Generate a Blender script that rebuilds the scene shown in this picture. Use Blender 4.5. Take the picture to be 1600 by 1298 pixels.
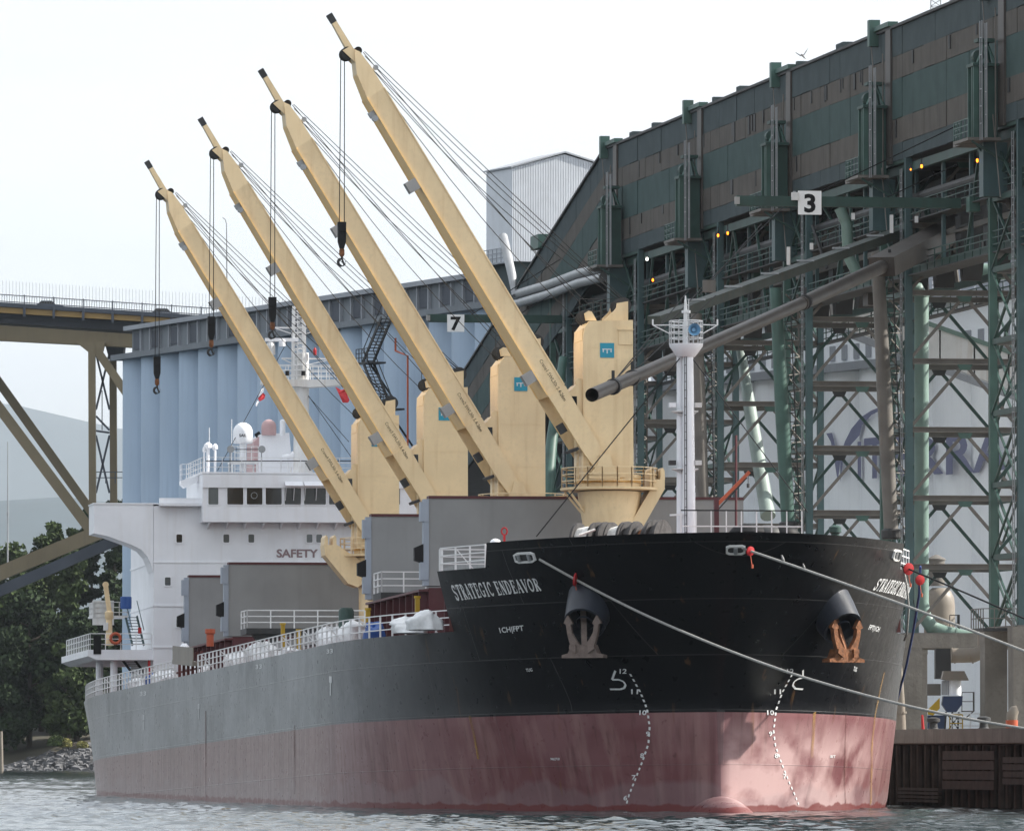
import bpy, math, random
import numpy as np
from mathutils import Vector, Matrix
random.seed(7); RNG = np.random.default_rng(7)
for o in list(bpy.data.objects): bpy.data.objects.remove(o)
SC = bpy.context.scene; COL = SC.collection

# ------------------------------------------------------------------ camera, sky, sun, exposure
F = 12800.0; YH = 1175.0; CAM = np.array([0, 0, 2.8]); PITCH = math.atan((YH - 649) / F)
cd = bpy.data.cameras.new('camera'); cam = bpy.data.objects.new('camera', cd); COL.objects.link(cam)
cd.sensor_width = 36; cd.lens = F / 1600 * 36; cd.clip_start = 1; cd.clip_end = 60000
cam.location = CAM; cam.rotation_euler = (math.pi / 2 + PITCH, 0, 0); SC.camera = cam

SUN_EL = math.radians(37); SUN_AZ = math.radians(8)        # direction to the sun: right of the view, a little behind the ship
sdir = Vector((math.cos(SUN_EL) * math.cos(SUN_AZ), math.cos(SUN_EL) * math.sin(SUN_AZ), math.sin(SUN_EL)))
W = bpy.data.worlds.new('World'); SC.world = W; W.use_nodes = True
nt = W.node_tree; bg = nt.nodes['Background']
sky = nt.nodes.new('ShaderNodeTexSky'); sky.sky_type = 'NISHITA'; sky.sun_disc = False
sky.sun_elevation = SUN_EL; sky.sun_rotation = math.atan2(sdir.x, sdir.y)
sky.dust_density = 2.0; sky.air_density = 1.0; sky.altitude = 0
tc = nt.nodes.new('ShaderNodeTexCoord'); mp = nt.nodes.new('ShaderNodeMapping'); mp.inputs['Scale'].default_value = (2.2, 2.2, 11)
nz = nt.nodes.new('ShaderNodeTexNoise'); nz.inputs['Scale'].default_value = 1.6; nz.inputs['Detail'].default_value = 7; nz.inputs['Roughness'].default_value = .55
rp = nt.nodes.new('ShaderNodeValToRGB'); rp.color_ramp.elements[0].position = .30; rp.color_ramp.elements[1].position = .62
rp.color_ramp.elements[0].color = (.42, .42, .42, 1); rp.color_ramp.elements[1].color = (.97, .97, .97, 1)
mx = nt.nodes.new('ShaderNodeMix'); mx.data_type = 'RGBA'; mx.inputs[7].default_value = (6.15, 6.38, 6.62, 1)   # thin bright cloud
for a, b in ((tc.outputs['Generated'], mp.inputs[0]), (mp.outputs[0], nz.inputs[0]), (nz.outputs[0], rp.inputs[0]),
             (rp.outputs[0], mx.inputs[0]), (sky.outputs[0], mx.inputs[6]), (mx.outputs[2], bg.inputs[0])): nt.links.new(a, b)
bg.inputs[1].default_value = .1
sl = bpy.data.lights.new('sun', 'SUN'); sl.energy = 5.0; sl.angle = math.radians(.8); sl.color = (1, .95, .87)
so = bpy.data.objects.new('sun', sl); COL.objects.link(so); so.rotation_euler = (-sdir).to_track_quat('-Z', 'Y').to_euler()
so.location = (200, 300, 300)
SC.view_settings.view_transform = 'Standard'; SC.view_settings.look = 'None'; SC.view_settings.gamma = 1
SC.view_settings.exposure = 1.02
SC.render.engine = 'CYCLES'
SC.cycles.max_bounces = 4; SC.cycles.diffuse_bounces = 3; SC.cycles.glossy_bounces = 3; SC.cycles.volume_bounces = 0; SC.cycles.transparent_max_bounces = 6

# ------------------------------------------------------------------ frames and helpers
def ray(px, py):
    cx = (px - 800) / F; cz = (649 - py) / F
    d = np.array([cx, math.cos(PITCH) - cz * math.sin(PITCH), math.sin(PITCH) + cz * math.cos(PITCH)]); return d / d[1]
class Frame:                                       # x runs away from the viewer, y to the left, z up
    def __init__(s, O, vp, level):
        a = ray(*vp)
        if level: a[2] = 0
        a = a / np.linalg.norm(a); b = np.cross([0, 0, 1.], a); b /= np.linalg.norm(b); c = np.cross(a, b)
        s.O = np.array(O, float); s.R = np.stack([a, b, c], 1)
        s.M = Matrix([list(s.R[i]) + [s.O[i]] for i in range(3)] + [[0, 0, 0, 1]])
    def px(s, px, py, ax, val):                    # where the line of sight meets the plane axis = val
        o = s.R.T @ (CAM - s.O); d = s.R.T @ ray(px, py); return o + (val - o[ax]) / d[ax] * d
    def loc(s, P): return s.R.T @ (np.array(P) - s.O)
    def wor(s, P): return s.O + s.R @ np.array(P, float)
class World0:
    M = Matrix.Identity(4)
WF = World0()
S = Frame((9.8, 384, -5.4), (-1170, 1378), False)  # ship: x aft of the stem, y to starboard, z above the keel (trimmed by the stern)
D = Frame((9.8, 384, 0), (-1290, 1175), True)      # wharf and loading gallery
k0 = ray(640, 1175) * 680
K = Frame((k0[0], k0[1], 0), (-4100, 1175), True)  # storage silos
def at(px, py, Y): return CAM + ray(px, py) * Y
def sp(px, py, s): p = S.px(px, py, 0, s); return p[1], p[2]

ORG = {}
class MB:
    def __init__(s): s.v = []; s.f = []; s.m = []; s.k = 0
    def add(s, vs, fs):
        n = len(s.v); s.v += [tuple(map(float, p)) for p in vs]; s.f += [tuple(i + n for i in q) for q in fs]; s.m += [s.k] * len(fs); return s
    def box(s, x0, x1, y0, y1, z0, z1):
        return s.add([(x0,y0,z0),(x1,y0,z0),(x1,y1,z0),(x0,y1,z0),(x0,y0,z1),(x1,y0,z1),(x1,y1,z1),(x0,y1,z1)],
                     [(0,3,2,1),(4,5,6,7),(0,1,5,4),(1,2,6,5),(2,3,7,6),(3,0,4,7)])
    def bar(s, p, q, w, h=None, up=(0, 0, 1)):
        p = np.array(p, float); q = np.array(q, float); h = h or w; d = q - p; d /= np.linalg.norm(d)
        a = np.cross(d, up)
        if np.linalg.norm(a) < 1e-3: a = np.cross(d, (1, 0, 0))
        a /= np.linalg.norm(a); b = np.cross(a, d); a = a * w / 2; b = b * h / 2
        vs = [e + i * a + j * b for e in (p, q) for i, j in ((-1,-1),(1,-1),(1,1),(-1,1))]
        return s.add(vs, [(0,1,2,3),(7,6,5,4),(0,4,5,1),(1,5,6,2),(2,6,7,3),(3,7,4,0)])
    def tube(s, pts, r, n=8, cap=True):
        pts = [np.array(p, float) for p in pts]; N = len(pts); rs = r if hasattr(r, '__len__') else [r] * N
        vs = []; ref = None
        for i, p in enumerate(pts):
            d = pts[min(i + 1, N - 1)] - pts[max(i - 1, 0)]; d /= np.linalg.norm(d)
            if ref is None: ref = np.array((0, 0, 1.)) if abs(d[2]) < .9 else np.array((1., 0, 0))
            a = np.cross(d, ref); a /= np.linalg.norm(a); b = np.cross(a, d); ref = b
            vs += [p + rs[i] * (math.cos(t) * a + math.sin(t) * b) for t in np.arange(n) * 2 * math.pi / n]
        fs = [(i*n+j, i*n+(j+1)%n, (i+1)*n+(j+1)%n, (i+1)*n+j) for i in range(N-1) for j in range(n)]
        if cap: fs += [tuple(range(n))[::-1], tuple((N-1)*n+j for j in range(n))]
        return s.add(vs, fs)
    def prism(s, poly, ax, a, b):                   # polygon in the two other axes, extruded along ax
        P = lambda u, v, w: {0: (w, u, v), 1: (u, w, v), 2: (u, v, w)}[ax]
        n = len(poly); vs = [P(u, v, a) for u, v in poly] + [P(u, v, b) for u, v in poly]
        return s.add(vs, [tuple(range(n))[::-1], tuple(range(n, 2*n))] + [(i, (i+1)%n, n+(i+1)%n, n+i) for i in range(n)])
    def lathe(s, prof, c, n=20, ax=2):
        vs = []
        for r, z in prof:
            for t in np.arange(n) * 2 * math.pi / n:
                u, v = r * math.cos(t), r * math.sin(t)
                q = {2: (u, v, z), 0: (z, u, v), 1: (u, z, v)}[ax]; vs.append((c[0]+q[0], c[1]+q[1], c[2]+q[2]))
        N = len(prof); fs = [(i*n+j, i*n+(j+1)%n, (i+1)*n+(j+1)%n, (i+1)*n+j) for i in range(N-1) for j in range(n)]
        return s.add(vs, fs + [tuple(range(n))[::-1], tuple((N-1)*n+j for j in range(n))])
    def rail(s, pts, h=1.05, w=.045, step=1.4, bars=3, post=None):
        pts = [np.array(p, float) for p in pts]
        for p, q in zip(pts, pts[1:]):
            L = np.linalg.norm(q - p); n = max(1, round(L / step))
            for i in range(bars): z = np.array((0, 0, h * (i + 1) / bars)); s.bar(p + z, q + z, w)
            for i in range(n + 1): e = p + (q - p) * i / n; s.bar(e, e + (0, 0, h), post or w, post or w, up=(1, 0, 0))
        return s
    def ladder(s, p, q, w, side, rung=.35, t=.05):
        p = np.array(p, float); q = np.array(q, float); side = np.array(side, float) * w / 2
        s.bar(p - side, q - side, t); s.bar(p + side, q + side, t); n = int(np.linalg.norm(q - p) / rung)
        for i in range(1, n): e = p + (q - p) * i / n; s.bar(e - side, e + side, t * .8)
        return s
    def build(s, name, mat, parent=None, smooth=False, label=None):
        o0 = ORG.get(parent, np.zeros(3)); me = bpy.data.meshes.new(name)
        me.from_pydata([tuple(np.array(v) - o0) for v in s.v], [], s.f)
        for m in (mat if isinstance(mat, list) else [mat]): me.materials.append(m)
        if isinstance(mat, list): me.polygons.foreach_set('material_index', s.m)
        if smooth: me.polygons.foreach_set('use_smooth', [True] * len(me.polygons)); 
        if smooth == 'edges': me.set_sharp_from_angle(angle=math.radians(38))
        me.update(); o = bpy.data.objects.new(name, me); COL.objects.link(o)
        if parent: o.parent = parent; ORG[o] = o0
        if label: o['label'] = label
        return o
def tag(o, label=None, cat=None, group=None, kind=None):
    for k, v in (('label', label), ('category', cat), ('group', group), ('kind', kind)):
        if v: o[k] = v
    return o
def thing(name, label, cat, fr=WF, base=(0, 0, 0), group=None):
    o = bpy.data.objects.new(name, None); COL.objects.link(o); o.empty_display_size = .5
    o.matrix_world = fr.M @ Matrix.Translation([float(x) for x in base]); ORG[o] = np.array(base, float)
    return tag(o, label, cat, group)
def single(name, mb, mat, label, cat, fr=WF, group=None, smooth=False, kind=None):
    v = np.array(mb.v); base = np.array([v[:, 0].mean(), v[:, 1].mean(), v[:, 2].min()])
    tmp = bpy.data.objects.new('tmp', None); ORG[tmp] = base
    o = mb.build(name, mat, None, smooth); bpy.data.objects.remove(tmp)
    o.data.transform(Matrix.Translation([-float(x) for x in base])); o.matrix_world = fr.M @ Matrix.Translation([float(x) for x in base])
    return tag(o, label, cat, group, kind)
def dup(o, parent, loc=None):                      # copy of a part with its sub-parts
    c = o.copy(); COL.objects.link(c); c.parent = parent
    if loc is not None: c.location = loc
    for ch in list(o.children): dup(ch, c)
    return c
_tx = {}
def text2d(t, size=1., bold=0., sx=1.):
    k = (t, bold)
    if k not in _tx:
        cu = bpy.data.curves.new('t', 'FONT'); cu.body = t; cu.size = 1; cu.offset = bold; cu.resolution_u = 3; cu.fill_mode = 'FRONT'
        ob = bpy.data.objects.new('t', cu); COL.objects.link(ob); bpy.context.view_layer.update()
        me = bpy.data.meshes.new_from_object(ob.evaluated_get(bpy.context.evaluated_depsgraph_get()))
        _tx[k] = ([tuple(v.co)[:2] for v in me.vertices], [tuple(p.vertices) for p in me.polygons])
        bpy.data.objects.remove(ob); bpy.data.curves.remove(cu); bpy.data.meshes.remove(me)
    v, f = _tx[k]; x0 = min(p[0] for p in v)
    return [((p[0] - x0) * size * sx, p[1] * size) for p in v], f
def place_text(mb, t, fn, size, bold=0., sx=1.):
    v, f = text2d(t, size, bold, sx); mb.add([fn(*p) for p in v], f); return max(p[0] for p in v)

# ------------------------------------------------------------------ materials
def mat(name, col, rough=.55, metal=0., var=.12, vs=.8, streak=0., scol=(.10, .06, .04), bump=0., bs=6., spec=.4, wave=None, fine=0.):
    m = bpy.data.materials.new(name); m.use_nodes = True; n = m.node_tree; b = n.nodes['Principled BSDF']
    b.inputs['Roughness'].default_value = rough; b.inputs['Metallic'].default_value = metal; b.inputs['Specular IOR Level'].default_value = spec
    g = n.nodes.new('ShaderNodeNewGeometry')
    def noise(scale, det=4, sc=None):
        t = n.nodes.new('ShaderNodeTexNoise'); t.inputs['Scale'].default_value = scale; t.inputs['Detail'].default_value = det
        if sc:
            mpn = n.nodes.new('ShaderNodeMapping'); mpn.inputs['Scale'].default_value = sc
            n.links.new(g.outputs['Position'], mpn.inputs[0]); n.links.new(mpn.outputs[0], t.inputs[0])
        else: n.links.new(g.outputs['Position'], t.inputs[0])
        return t
    def mixc(fac, a, b2, f0=.35, f1=.65):
        r = n.nodes.new('ShaderNodeMapRange'); r.inputs[1].default_value = f0; r.inputs[2].default_value = f1; n.links.new(fac, r.inputs[0])
        x = n.nodes.new('ShaderNodeMix'); x.data_type = 'RGBA'; n.links.new(r.outputs[0], x.inputs[0])
        for i, q in ((6, a), (7, b2)):
            if isinstance(q, tuple): x.inputs[i].default_value = (*q, 1)
            else: n.links.new(q, x.inputs[i])
        return x.outputs[2], r
    lo = tuple(c * (1 - var) for c in col); hi = tuple(min(1, c * (1 + var)) for c in col)
    out, _ = mixc(noise(vs, 5).outputs[0], lo, hi, .3, .7)
    if fine:
        out, r = mixc(noise(vs * 9, 3).outputs[0], out, tuple(c * (1 - fine) for c in col), .5, .75)
    if streak:
        t = noise(1., 5, (2.4, 2.4, .16)); out, r = mixc(t.outputs[0], out, scol, .52, .80); r.inputs[4].default_value = streak
    n.links.new(out, b.inputs['Base Color'])
    hgt = None
    if bump: hgt = noise(bs, 4).outputs[0]; amt = bump
    if wave:
        w = n.nodes.new('ShaderNodeTexWave'); w.wave_type = 'BANDS'; w.inputs['Scale'].default_value = wave[1]; w.bands_direction = 'X'; w.inputs['Distortion'].default_value = 0
        mpn = n.nodes.new('ShaderNodeMapping'); mpn.vector_type = 'POINT'; mpn.inputs['Rotation'].default_value = (0, 0, wave[0])
        n.links.new(g.outputs['Position'], mpn.inputs[0]); n.links.new(mpn.outputs[0], w.inputs[0]); hgt = w.outputs[0]; amt = wave[2]
    if hgt:
        bp = n.nodes.new('ShaderNodeBump'); bp.inputs['Strength'].default_value = amt; bp.inputs['Distance'].default_value = .05
        n.links.new(hgt, bp.inputs['Height']); n.links.new(bp.outputs[0], b.inputs['Normal'])
    return m
def emit(name, col, e):
    m = bpy.data.materials.new(name); m.use_nodes = True; b = m.node_tree.nodes['Principled BSDF']
    b.inputs['Base Color'].default_value = (*col, 1); b.inputs['Emission Color'].default_value = (*col, 1); b.inputs['Emission Strength'].default_value = e
    return m
M = dict(
    cream=mat('cream crane paint', (.79, .605, .36), .45, streak=.42, scol=(.48, .29, .13), var=.07, vs=.5, fine=.06),
    cream2=mat('cream with warm bounce', (.95, .62, .25), .42, streak=.2, scol=(.6, .35, .12), var=.07, vs=.5),  # orange bounce light under the jibs put into the colour; slewing ring shares it
    white=mat('white ship paint', (.82, .83, .86), .4, var=.05, vs=.6, streak=.18, scol=(.45, .38, .30)),
    offwhite=mat('weathered white paint', (.66, .66, .65), .5, var=.08, streak=.45, scol=(.38, .26, .16)),
    rail=mat('white rail paint', (.72, .72, .72), .45, var=.06),
    hatch=mat('grey hatch paint', (.26, .265, .265), .6, var=.09, vs=.5, streak=.2, scol=(.13, .13, .12)),
    hatchlight=mat('pale hatch edge paint', (.30, .34, .40), .5, var=.08),
    maroon=mat('maroon deck paint', (.085, .022, .026), .55, var=.15, streak=.2),
    deck=mat('deck red oxide', (.12, .035, .03), .7, var=.2),
    black=mat('black steel', (.010, .010, .011), .6, var=.2, spec=.2),
    dark=mat('dark machinery', (.03, .031, .032), .6, var=.3, streak=.3, scol=(.06, .04, .03)),
    glass=mat('dark window glass', (.012, .013, .015), .08, var=.1, spec=.6),
    glass2=mat('grey window glass', (.10, .115, .12), .12, var=.2, spec=.6),
    rust=mat('rusty cast steel', (.19, .075, .03), .8, var=.5, vs=5, bump=.6, bs=9, fine=.3),
    mudsteel=mat('muddy cast steel', (.15, .115, .10), .8, var=.3, vs=3, bump=.4, bs=9, fine=.3),
    red=mat('red plastic', (.38, .012, .016), .6, var=.1),
    orange=mat('orange red paint', (.42, .085, .035), .5, var=.12, streak=.2),
    rope=mat('grey mooring rope', (.30, .295, .28), .85, var=.2, vs=14, bump=.8, bs=30),
    bluerope=mat('blue mooring rope', (.035, .06, .19), .85, var=.2, vs=10, bump=.8, bs=30),
    wire=mat('steel wire', (.010, .010, .011), .8),
    tarp=mat('white tarpaulin', (.72, .73, .74), .55, var=.08, vs=3, bump=.5, bs=5),
    blue=mat('blue plastic', (.03, .09, .30), .45, var=.15),
    teal=mat('teal plaque', (.02, .27, .38), .45, var=.06),
    green=mat('dark green steel', (.027, .062, .052), .55, var=.2, streak=.4, scol=(.035, .035, .03)),
    green2=mat('green weathered steel', (.050, .105, .088), .5, var=.2, streak=.45, scol=(.06, .055, .045)),
    bluegreen=mat('blue green column paint', (.045, .085, .09), .5, var=.15, streak=.4, scol=(.05, .05, .045)),
    palegreen=mat('pale green pipe paint', (.15, .225, .195), .4, var=.12, streak=.4, scol=(.16, .17, .14)),
    clad=mat('green cladding', (.054, .085, .083), .7, spec=.08, var=.12, streak=.3, scol=(.04, .06, .058), wave=(0.16, 4.5, .35)),
    cladgrey=mat('slate cladding', (.058, .076, .081), .7, spec=.08, var=.12, streak=.3, scol=(.05, .06, .06), wave=(0.16, 4.5, .35)),
    cladbrown=mat('weathered brown cladding', (.104, .096, .087), .75, spec=.08, var=.12, streak=.5, scol=(.05, .045, .04), wave=(0.16, 4.5, .35)),
    galv=mat('galvanised steel', (.30, .31, .32), .42, metal=.5, var=.15, streak=.2),
    dusty=mat('dusty grey steel', (.135, .125, .112), .6, var=.2, streak=.45, scol=(.10, .075, .055)),
    spout=mat('brown spout steel', (.062, .054, .048), .5, var=.2, streak=.35, scol=(.12, .07, .05), fine=.2),
    concrete=mat('stained concrete', (.17, .158, .14), .85, var=.2, vs=.6, streak=.55, scol=(.085, .07, .058), bump=.3, bs=5, fine=.15),
    wharf=mat('dark wharf face', (.022, .020, .019), .8, var=.35, vs=.7, streak=.6, scol=(.075, .038, .022), bump=.4, bs=4),
    timber=mat('wet fender timber', (.035, .026, .021), .85, var=.4, vs=1.2, streak=.6, scol=(.06, .03, .02), bump=.5, bs=5),
    siloblue=mat('blue silo concrete', (.40, .50, .62), .75, var=.08, vs=.12, streak=.45, scol=(.30, .39, .50)),
    silowhite=mat('white silo concrete', (.90, .93, .97), .75, var=.05, vs=.1, streak=.25, scol=(.60, .62, .65)),
    silogrey=mat('grey siding', (.30, .32, .35), .7, var=.1, vs=.2, streak=.3, scol=(.15, .16, .18)),
    slategrey=mat('grey concrete gallery', (.17, .19, .21), .75, var=.12, vs=.25, streak=.4, scol=(.10, .11, .13)),
    corr=mat('pale corrugated siding', (.58, .61, .65), .5, var=.06, streak=.2, scol=(.40, .41, .42)),
    purple=mat('mauve lettering', (.20, .21, .32), .75, var=.05),
    bridge=mat('olive bridge steel', (.155, .125, .075), .6, var=.15, vs=.15, streak=.3, scol=(.09, .075, .055)),
    bridgeorange=mat('ochre bridge fascia', (.30, .19, .065), .6, var=.12, vs=.2),
    bridgedark=mat('blue grey bridge steel', (.055, .065, .085), .65, var=.2, vs=.2),
    rock=mat('riprap rock', (.10, .10, .105), .9, var=.45, vs=.9, bump=.6, bs=3, fine=.3),
    soil=mat('bank soil', (.06, .055, .04), .95, var=.3, vs=.1),
    bark=mat('bark', (.05, .04, .03), .9, var=.2),
    leaf=mat('dark foliage', (.022, .036, .015), .85, spec=.15, var=.4, vs=.35),
    leaf2=mat('mid foliage', (.044, .064, .023), .85, spec=.15, var=.4, vs=.35),
    leafdry=mat('dry grass foliage', (.20, .19, .065), .85, var=.25, vs=.8),
    hill=mat('forested hill', (.018, .034, .040), .95, spec=.05, var=.25, vs=.01),
    mauve=mat('mauve paint lettering', (.27, .19, .20), .6, var=.05),
    letter=mat('white hull lettering', (.62, .63, .63), .6, var=.12, vs=6),
    yellow=mat('yellow paint', (.45, .29, .02), .5, var=.12),
    machine=mat('navy machine paint', (.03, .05, .11), .5, var=.2),
    tan=mat('tan duct steel', (.19, .165, .135), .5, var=.15, streak=.4, scol=(.2, .13, .09)),
    flagred=mat('red cloth', (.65, .06, .07), .8, var=.1),
    skin=mat('bird feathers', (.26, .255, .25), .8, var=.25, vs=20),
    pink=mat('pale pink paint', (.50, .33, .33), .5, var=.06),
    amber=emit('amber lamp', (1, .20, .012), 3.2), lampwhite=emit('white lamp', (1, .95, .85), 12),
    carblue=mat('blue grey car paint', (.08, .11, .17), .3, var=.05), carsilver=mat('silver car paint', (.35, .37, .4), .3, var=.05),
    mint=mat('faded mint paint', (.25, .31, .285), .45, var=.1, streak=.35, scol=(.25, .27, .24)), board=mat('light grey board', (.33, .32, .31), .6, var=.08),
    signwhite=mat('sign white', (.88, .88, .87), .5, var=.04), fender=mat('rust stained fender', (.034, .022, .017), .85, var=.4, vs=1.5, streak=.6, scol=(.03, .022, .018), bump=.4),
    hornblue=mat('blue horn', (.16, .33, .50), .4),
    road=mat('asphalt', (.05, .05, .05), .9),
)

# ------------------------------------------------------------------ water
def water_material():
    m = bpy.data.materials.new('harbour water'); m.use_nodes = True; n = m.node_tree; b = n.nodes['Principled BSDF']
    b.inputs['Base Color'].default_value = (.018, .027, .030, 1); b.inputs['Roughness'].default_value = .07; b.inputs['IOR'].default_value = 1.33
    g = n.nodes.new('ShaderNodeNewGeometry'); mpn = n.nodes.new('ShaderNodeMapping'); mpn.inputs['Scale'].default_value = (1, .8, 1)
    t = n.nodes.new('ShaderNodeTexNoise'); t.inputs['Scale'].default_value = 3.2; t.inputs['Detail'].default_value = 5
    bp = n.nodes.new('ShaderNodeBump'); bp.inputs['Strength'].default_value = .55; bp.inputs['Distance'].default_value = .05
    n.links.new(g.outputs['Position'], mpn.inputs[0]); n.links.new(mpn.outputs[0], t.inputs[0]); n.links.new(t.outputs[0], bp.inputs['Height']); n.links.new(bp.outputs[0], b.inputs['Normal'])
    return m
M['water'] = water_material()
def make_water():
    ys = [262.]
    while ys[-1] < 1330: ys.append(ys[-1] + .30 * (ys[-1] / 300) ** 2)
    ys = np.array(ys); xi = np.linspace(-62, 62, 430); Y, X = np.meshgrid(ys, xi, indexing='ij'); X = X * Y / 384
    Z = np.zeros_like(X); r = np.random.default_rng(3)
    for i in range(46):
        lam = .45 * (4.5 / .45) ** r.random(); th = r.normal(-.3, .6); k = 2 * math.pi / lam
        Z += .0072 * lam ** .75 * np.sin(k * (X * math.sin(th) + Y * math.cos(th)) + r.random() * 6.28 + .9 * np.sin(X * .11 * r.random() + Y * .09 * r.random()))
    gust = .75 + .35 * np.sin(X * .07 + Y * .05 + 1) * np.sin(Y * .031 - X * .02) ; Z = Z * gust
    Z = Z + .35 * np.maximum(Z, 0) ** 1.5
    R, Cn = X.shape; idx = np.arange(R * Cn).reshape(R, Cn)
    fs = np.stack([idx[:-1, :-1], idx[:-1, 1:], idx[1:, 1:], idx[1:, :-1]], -1).reshape(-1, 4)
    me = bpy.data.meshes.new('water'); co = np.stack([X, Y, Z], -1).reshape(-1, 3)
    # surrounding flat sheet, just under the rippled one
    n = len(co); ext = np.array([(-29500, -500, -.32), (29500, -500, -.32), (29500, 46000, -.32), (-29500, 46000, -.32)])
    co = np.vstack([co, ext]); nf = len(fs)
    me.vertices.add(len(co)); me.vertices.foreach_set('co', co.astype(np.float32).ravel())
    loops = np.concatenate([fs.ravel(), np.arange(n, n + 4)]).astype(np.int32)
    me.loops.add(len(loops)); me.loops.foreach_set('vertex_index', loops)
    me.polygons.add(nf + 1); me.polygons.foreach_set('loop_start', np.arange(nf + 1, dtype=np.int32) * 4)
    me.polygons.foreach_set('use_smooth', [True] * (nf + 1)); me.update(calc_edges=True); me.materials.append(M['water'])
    o = bpy.data.objects.new('water', me); COL.objects.link(o); tag(o, kind='structure')
make_water()

# ------------------------------------------------------------------ far hills, shore, yard
def hills(name, Y0, Y1, prof, amp, seed, k=1):
    r = np.random.default_rng(seed); xs = np.linspace(-5200 * k, 5200 * k, 320); mb = MB(); rows = 9; vs = []
    ph = r.random(12) * 6.28
    for j in range(rows):
        t = j / (rows - 1); yy = Y0 + (Y1 - Y0) * t; e = math.sin(math.pi * min(1, t * 1.25) / 2) if t < .8 else 1 - (t - .8) * 2.5
        for x in xs:
            z = np.interp(x, *zip(*prof)) + amp * sum(math.sin(x / k * (.004 * 1.45 ** i) + ph[i] + t * 2) / 1.5 ** i for i in range(9)) * .3
            vs.append((x, yy, max(-2, z * e - 2 * (t == 0) * z)))
    n = len(xs); mb.add(vs, [(j*n+i, j*n+i+1, (j+1)*n+i+1, (j+1)*n+i) for j in range(rows-1) for i in range(n-1)])
    o = mb.build(name, M['hill'], smooth=True); tag(o, kind='structure')
hills('hills', 36000, 45000, [(-28600, 1900), (-8000, 1900), (-2640, 1840), (-2010, 1700), (0, 1640), (28600, 1500)], 48, 1, 5.5)
hills('terrain', 20000, 26000, [(-28600, 620), (-2850, 690), (-1270, 760), (-450, 560), (28600, 450)], 44, 2, 5.5)
mb = MB()
xs = np.linspace(-420, 60, 60); prof = [(1262, -2.5), (1274, .3), (1281, 3.2), (1296, 5.5), (1330, 9), (1500, 14), (1900, 16)]
vs = [(x, y + 3 * math.sin(x * .13) + 2 * math.sin(x * .31), z + (.5 * math.sin(x * .5 + y) if z > 1 else 0)) for y, z in prof for x in xs]; n = len(xs)
mb.add(vs, [(j*n+i, j*n+i+1, (j+1)*n+i+1, (j+1)*n+i) for j in range(len(prof)-1) for i in range(n-1)])
tag(mb.build('shore', M['soil'], smooth=True), kind='structure')
# riprap along the shore: loose angular rocks nobody could count
mb = MB()
for i in range(1100):
    x = random.uniform(-80, -52); t = random.random(); edge = np.interp(x, [-80, -76, -68, -52], [.12, .4, 1, 1])
    y = 1264 + t * 16; z = (t ** .8) * 4.4 * edge - .5 + random.uniform(-.2, .2)
    s = random.uniform(.25, .8) ** 1.2 + .08; b0 = [(random.gauss(0, 1), random.gauss(0, 1), random.gauss(0, .8)) for _ in range(8)]
    P = np.array([(sx, sy, sz) for sx in (-1, 1) for sy in (-1, 1) for sz in (-1, 1)], float) * s * .6 + np.array(b0) * s * .22
    a = random.random() * 3; R = np.array([[math.cos(a), -math.sin(a), 0], [math.sin(a), math.cos(a), 0], [0, 0, 1]])
    mb.add(P @ R.T + (x, y, z), [(0,1,3,2),(4,6,7,5),(0,4,5,1),(2,3,7,6),(0,2,6,4),(1,5,7,3)])
single('riprap', mb, M['rock'], 'grey riprap rocks along the far shore by the stern', 'rocks', kind='stuff')

# ------------------------------------------------------------------ hull form
BM = 14.2; ZD = 14.2; ZF = 17.1; ZB = 18.25; SFB = 12.2
def lerp(x, xs, ys): return np.interp(x, xs, ys)
def stem(z): return np.where(z < 10.5, 0., -6.3 * (np.maximum(z - 10.5, 0) / 7.75) ** 1.25)
def sfull(z): return lerp(z, [0, 6, 10, 18.3], [38, 36, 34, 30])
def expo(z): return lerp(z, [0, 6, 10, 17], [.85, .74, .62, .55])
def send(z): return lerp(z, [3, 8, 14.2, 20], [167, 171.2, 175, 176])
def bend(z): return lerp(z, [3, 8, 14.2], [8.5, 11.0, 12.3])
def hb(s, z):
    s = np.asarray(s, float); z = np.asarray(z, float)
    u = np.clip((s - stem(z)) / (sfull(z) - stem(z)), 0, 1); f = BM * (1 - (1 - u) ** 1.8) ** expo(z)
    w = np.clip((s - 138) / (send(z) - 138), 0, 1); return f - (BM - bend(z)) * w ** 2.3
def hull_px(px, py, side=1):
    k = np.arange(362, 580, .012); o = S.R.T @ (CAM - S.O); d = S.R.T @ ray(px, py); P = o[None] + k[:, None] * d[None]
    ins = (side * P[:, 1] < hb(P[:, 0], P[:, 2])) & (P[:, 0] > stem(P[:, 2])); i = int(np.argmax(ins)); return P[i]
def hpt(s, z, side=1, off=.025):
    b = float(hb(s, z)); e = .05
    n = np.array([-(float(hb(s + e, z)) - b) / e, 1, -(float(hb(s, z + e)) - b) / e]); n /= np.linalg.norm(n)
    p = np.array([s, b, z]) + n * off; return np.array([p[0], side * p[1], p[2]]), np.array([n[0], side * n[1], n[2]])

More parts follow.
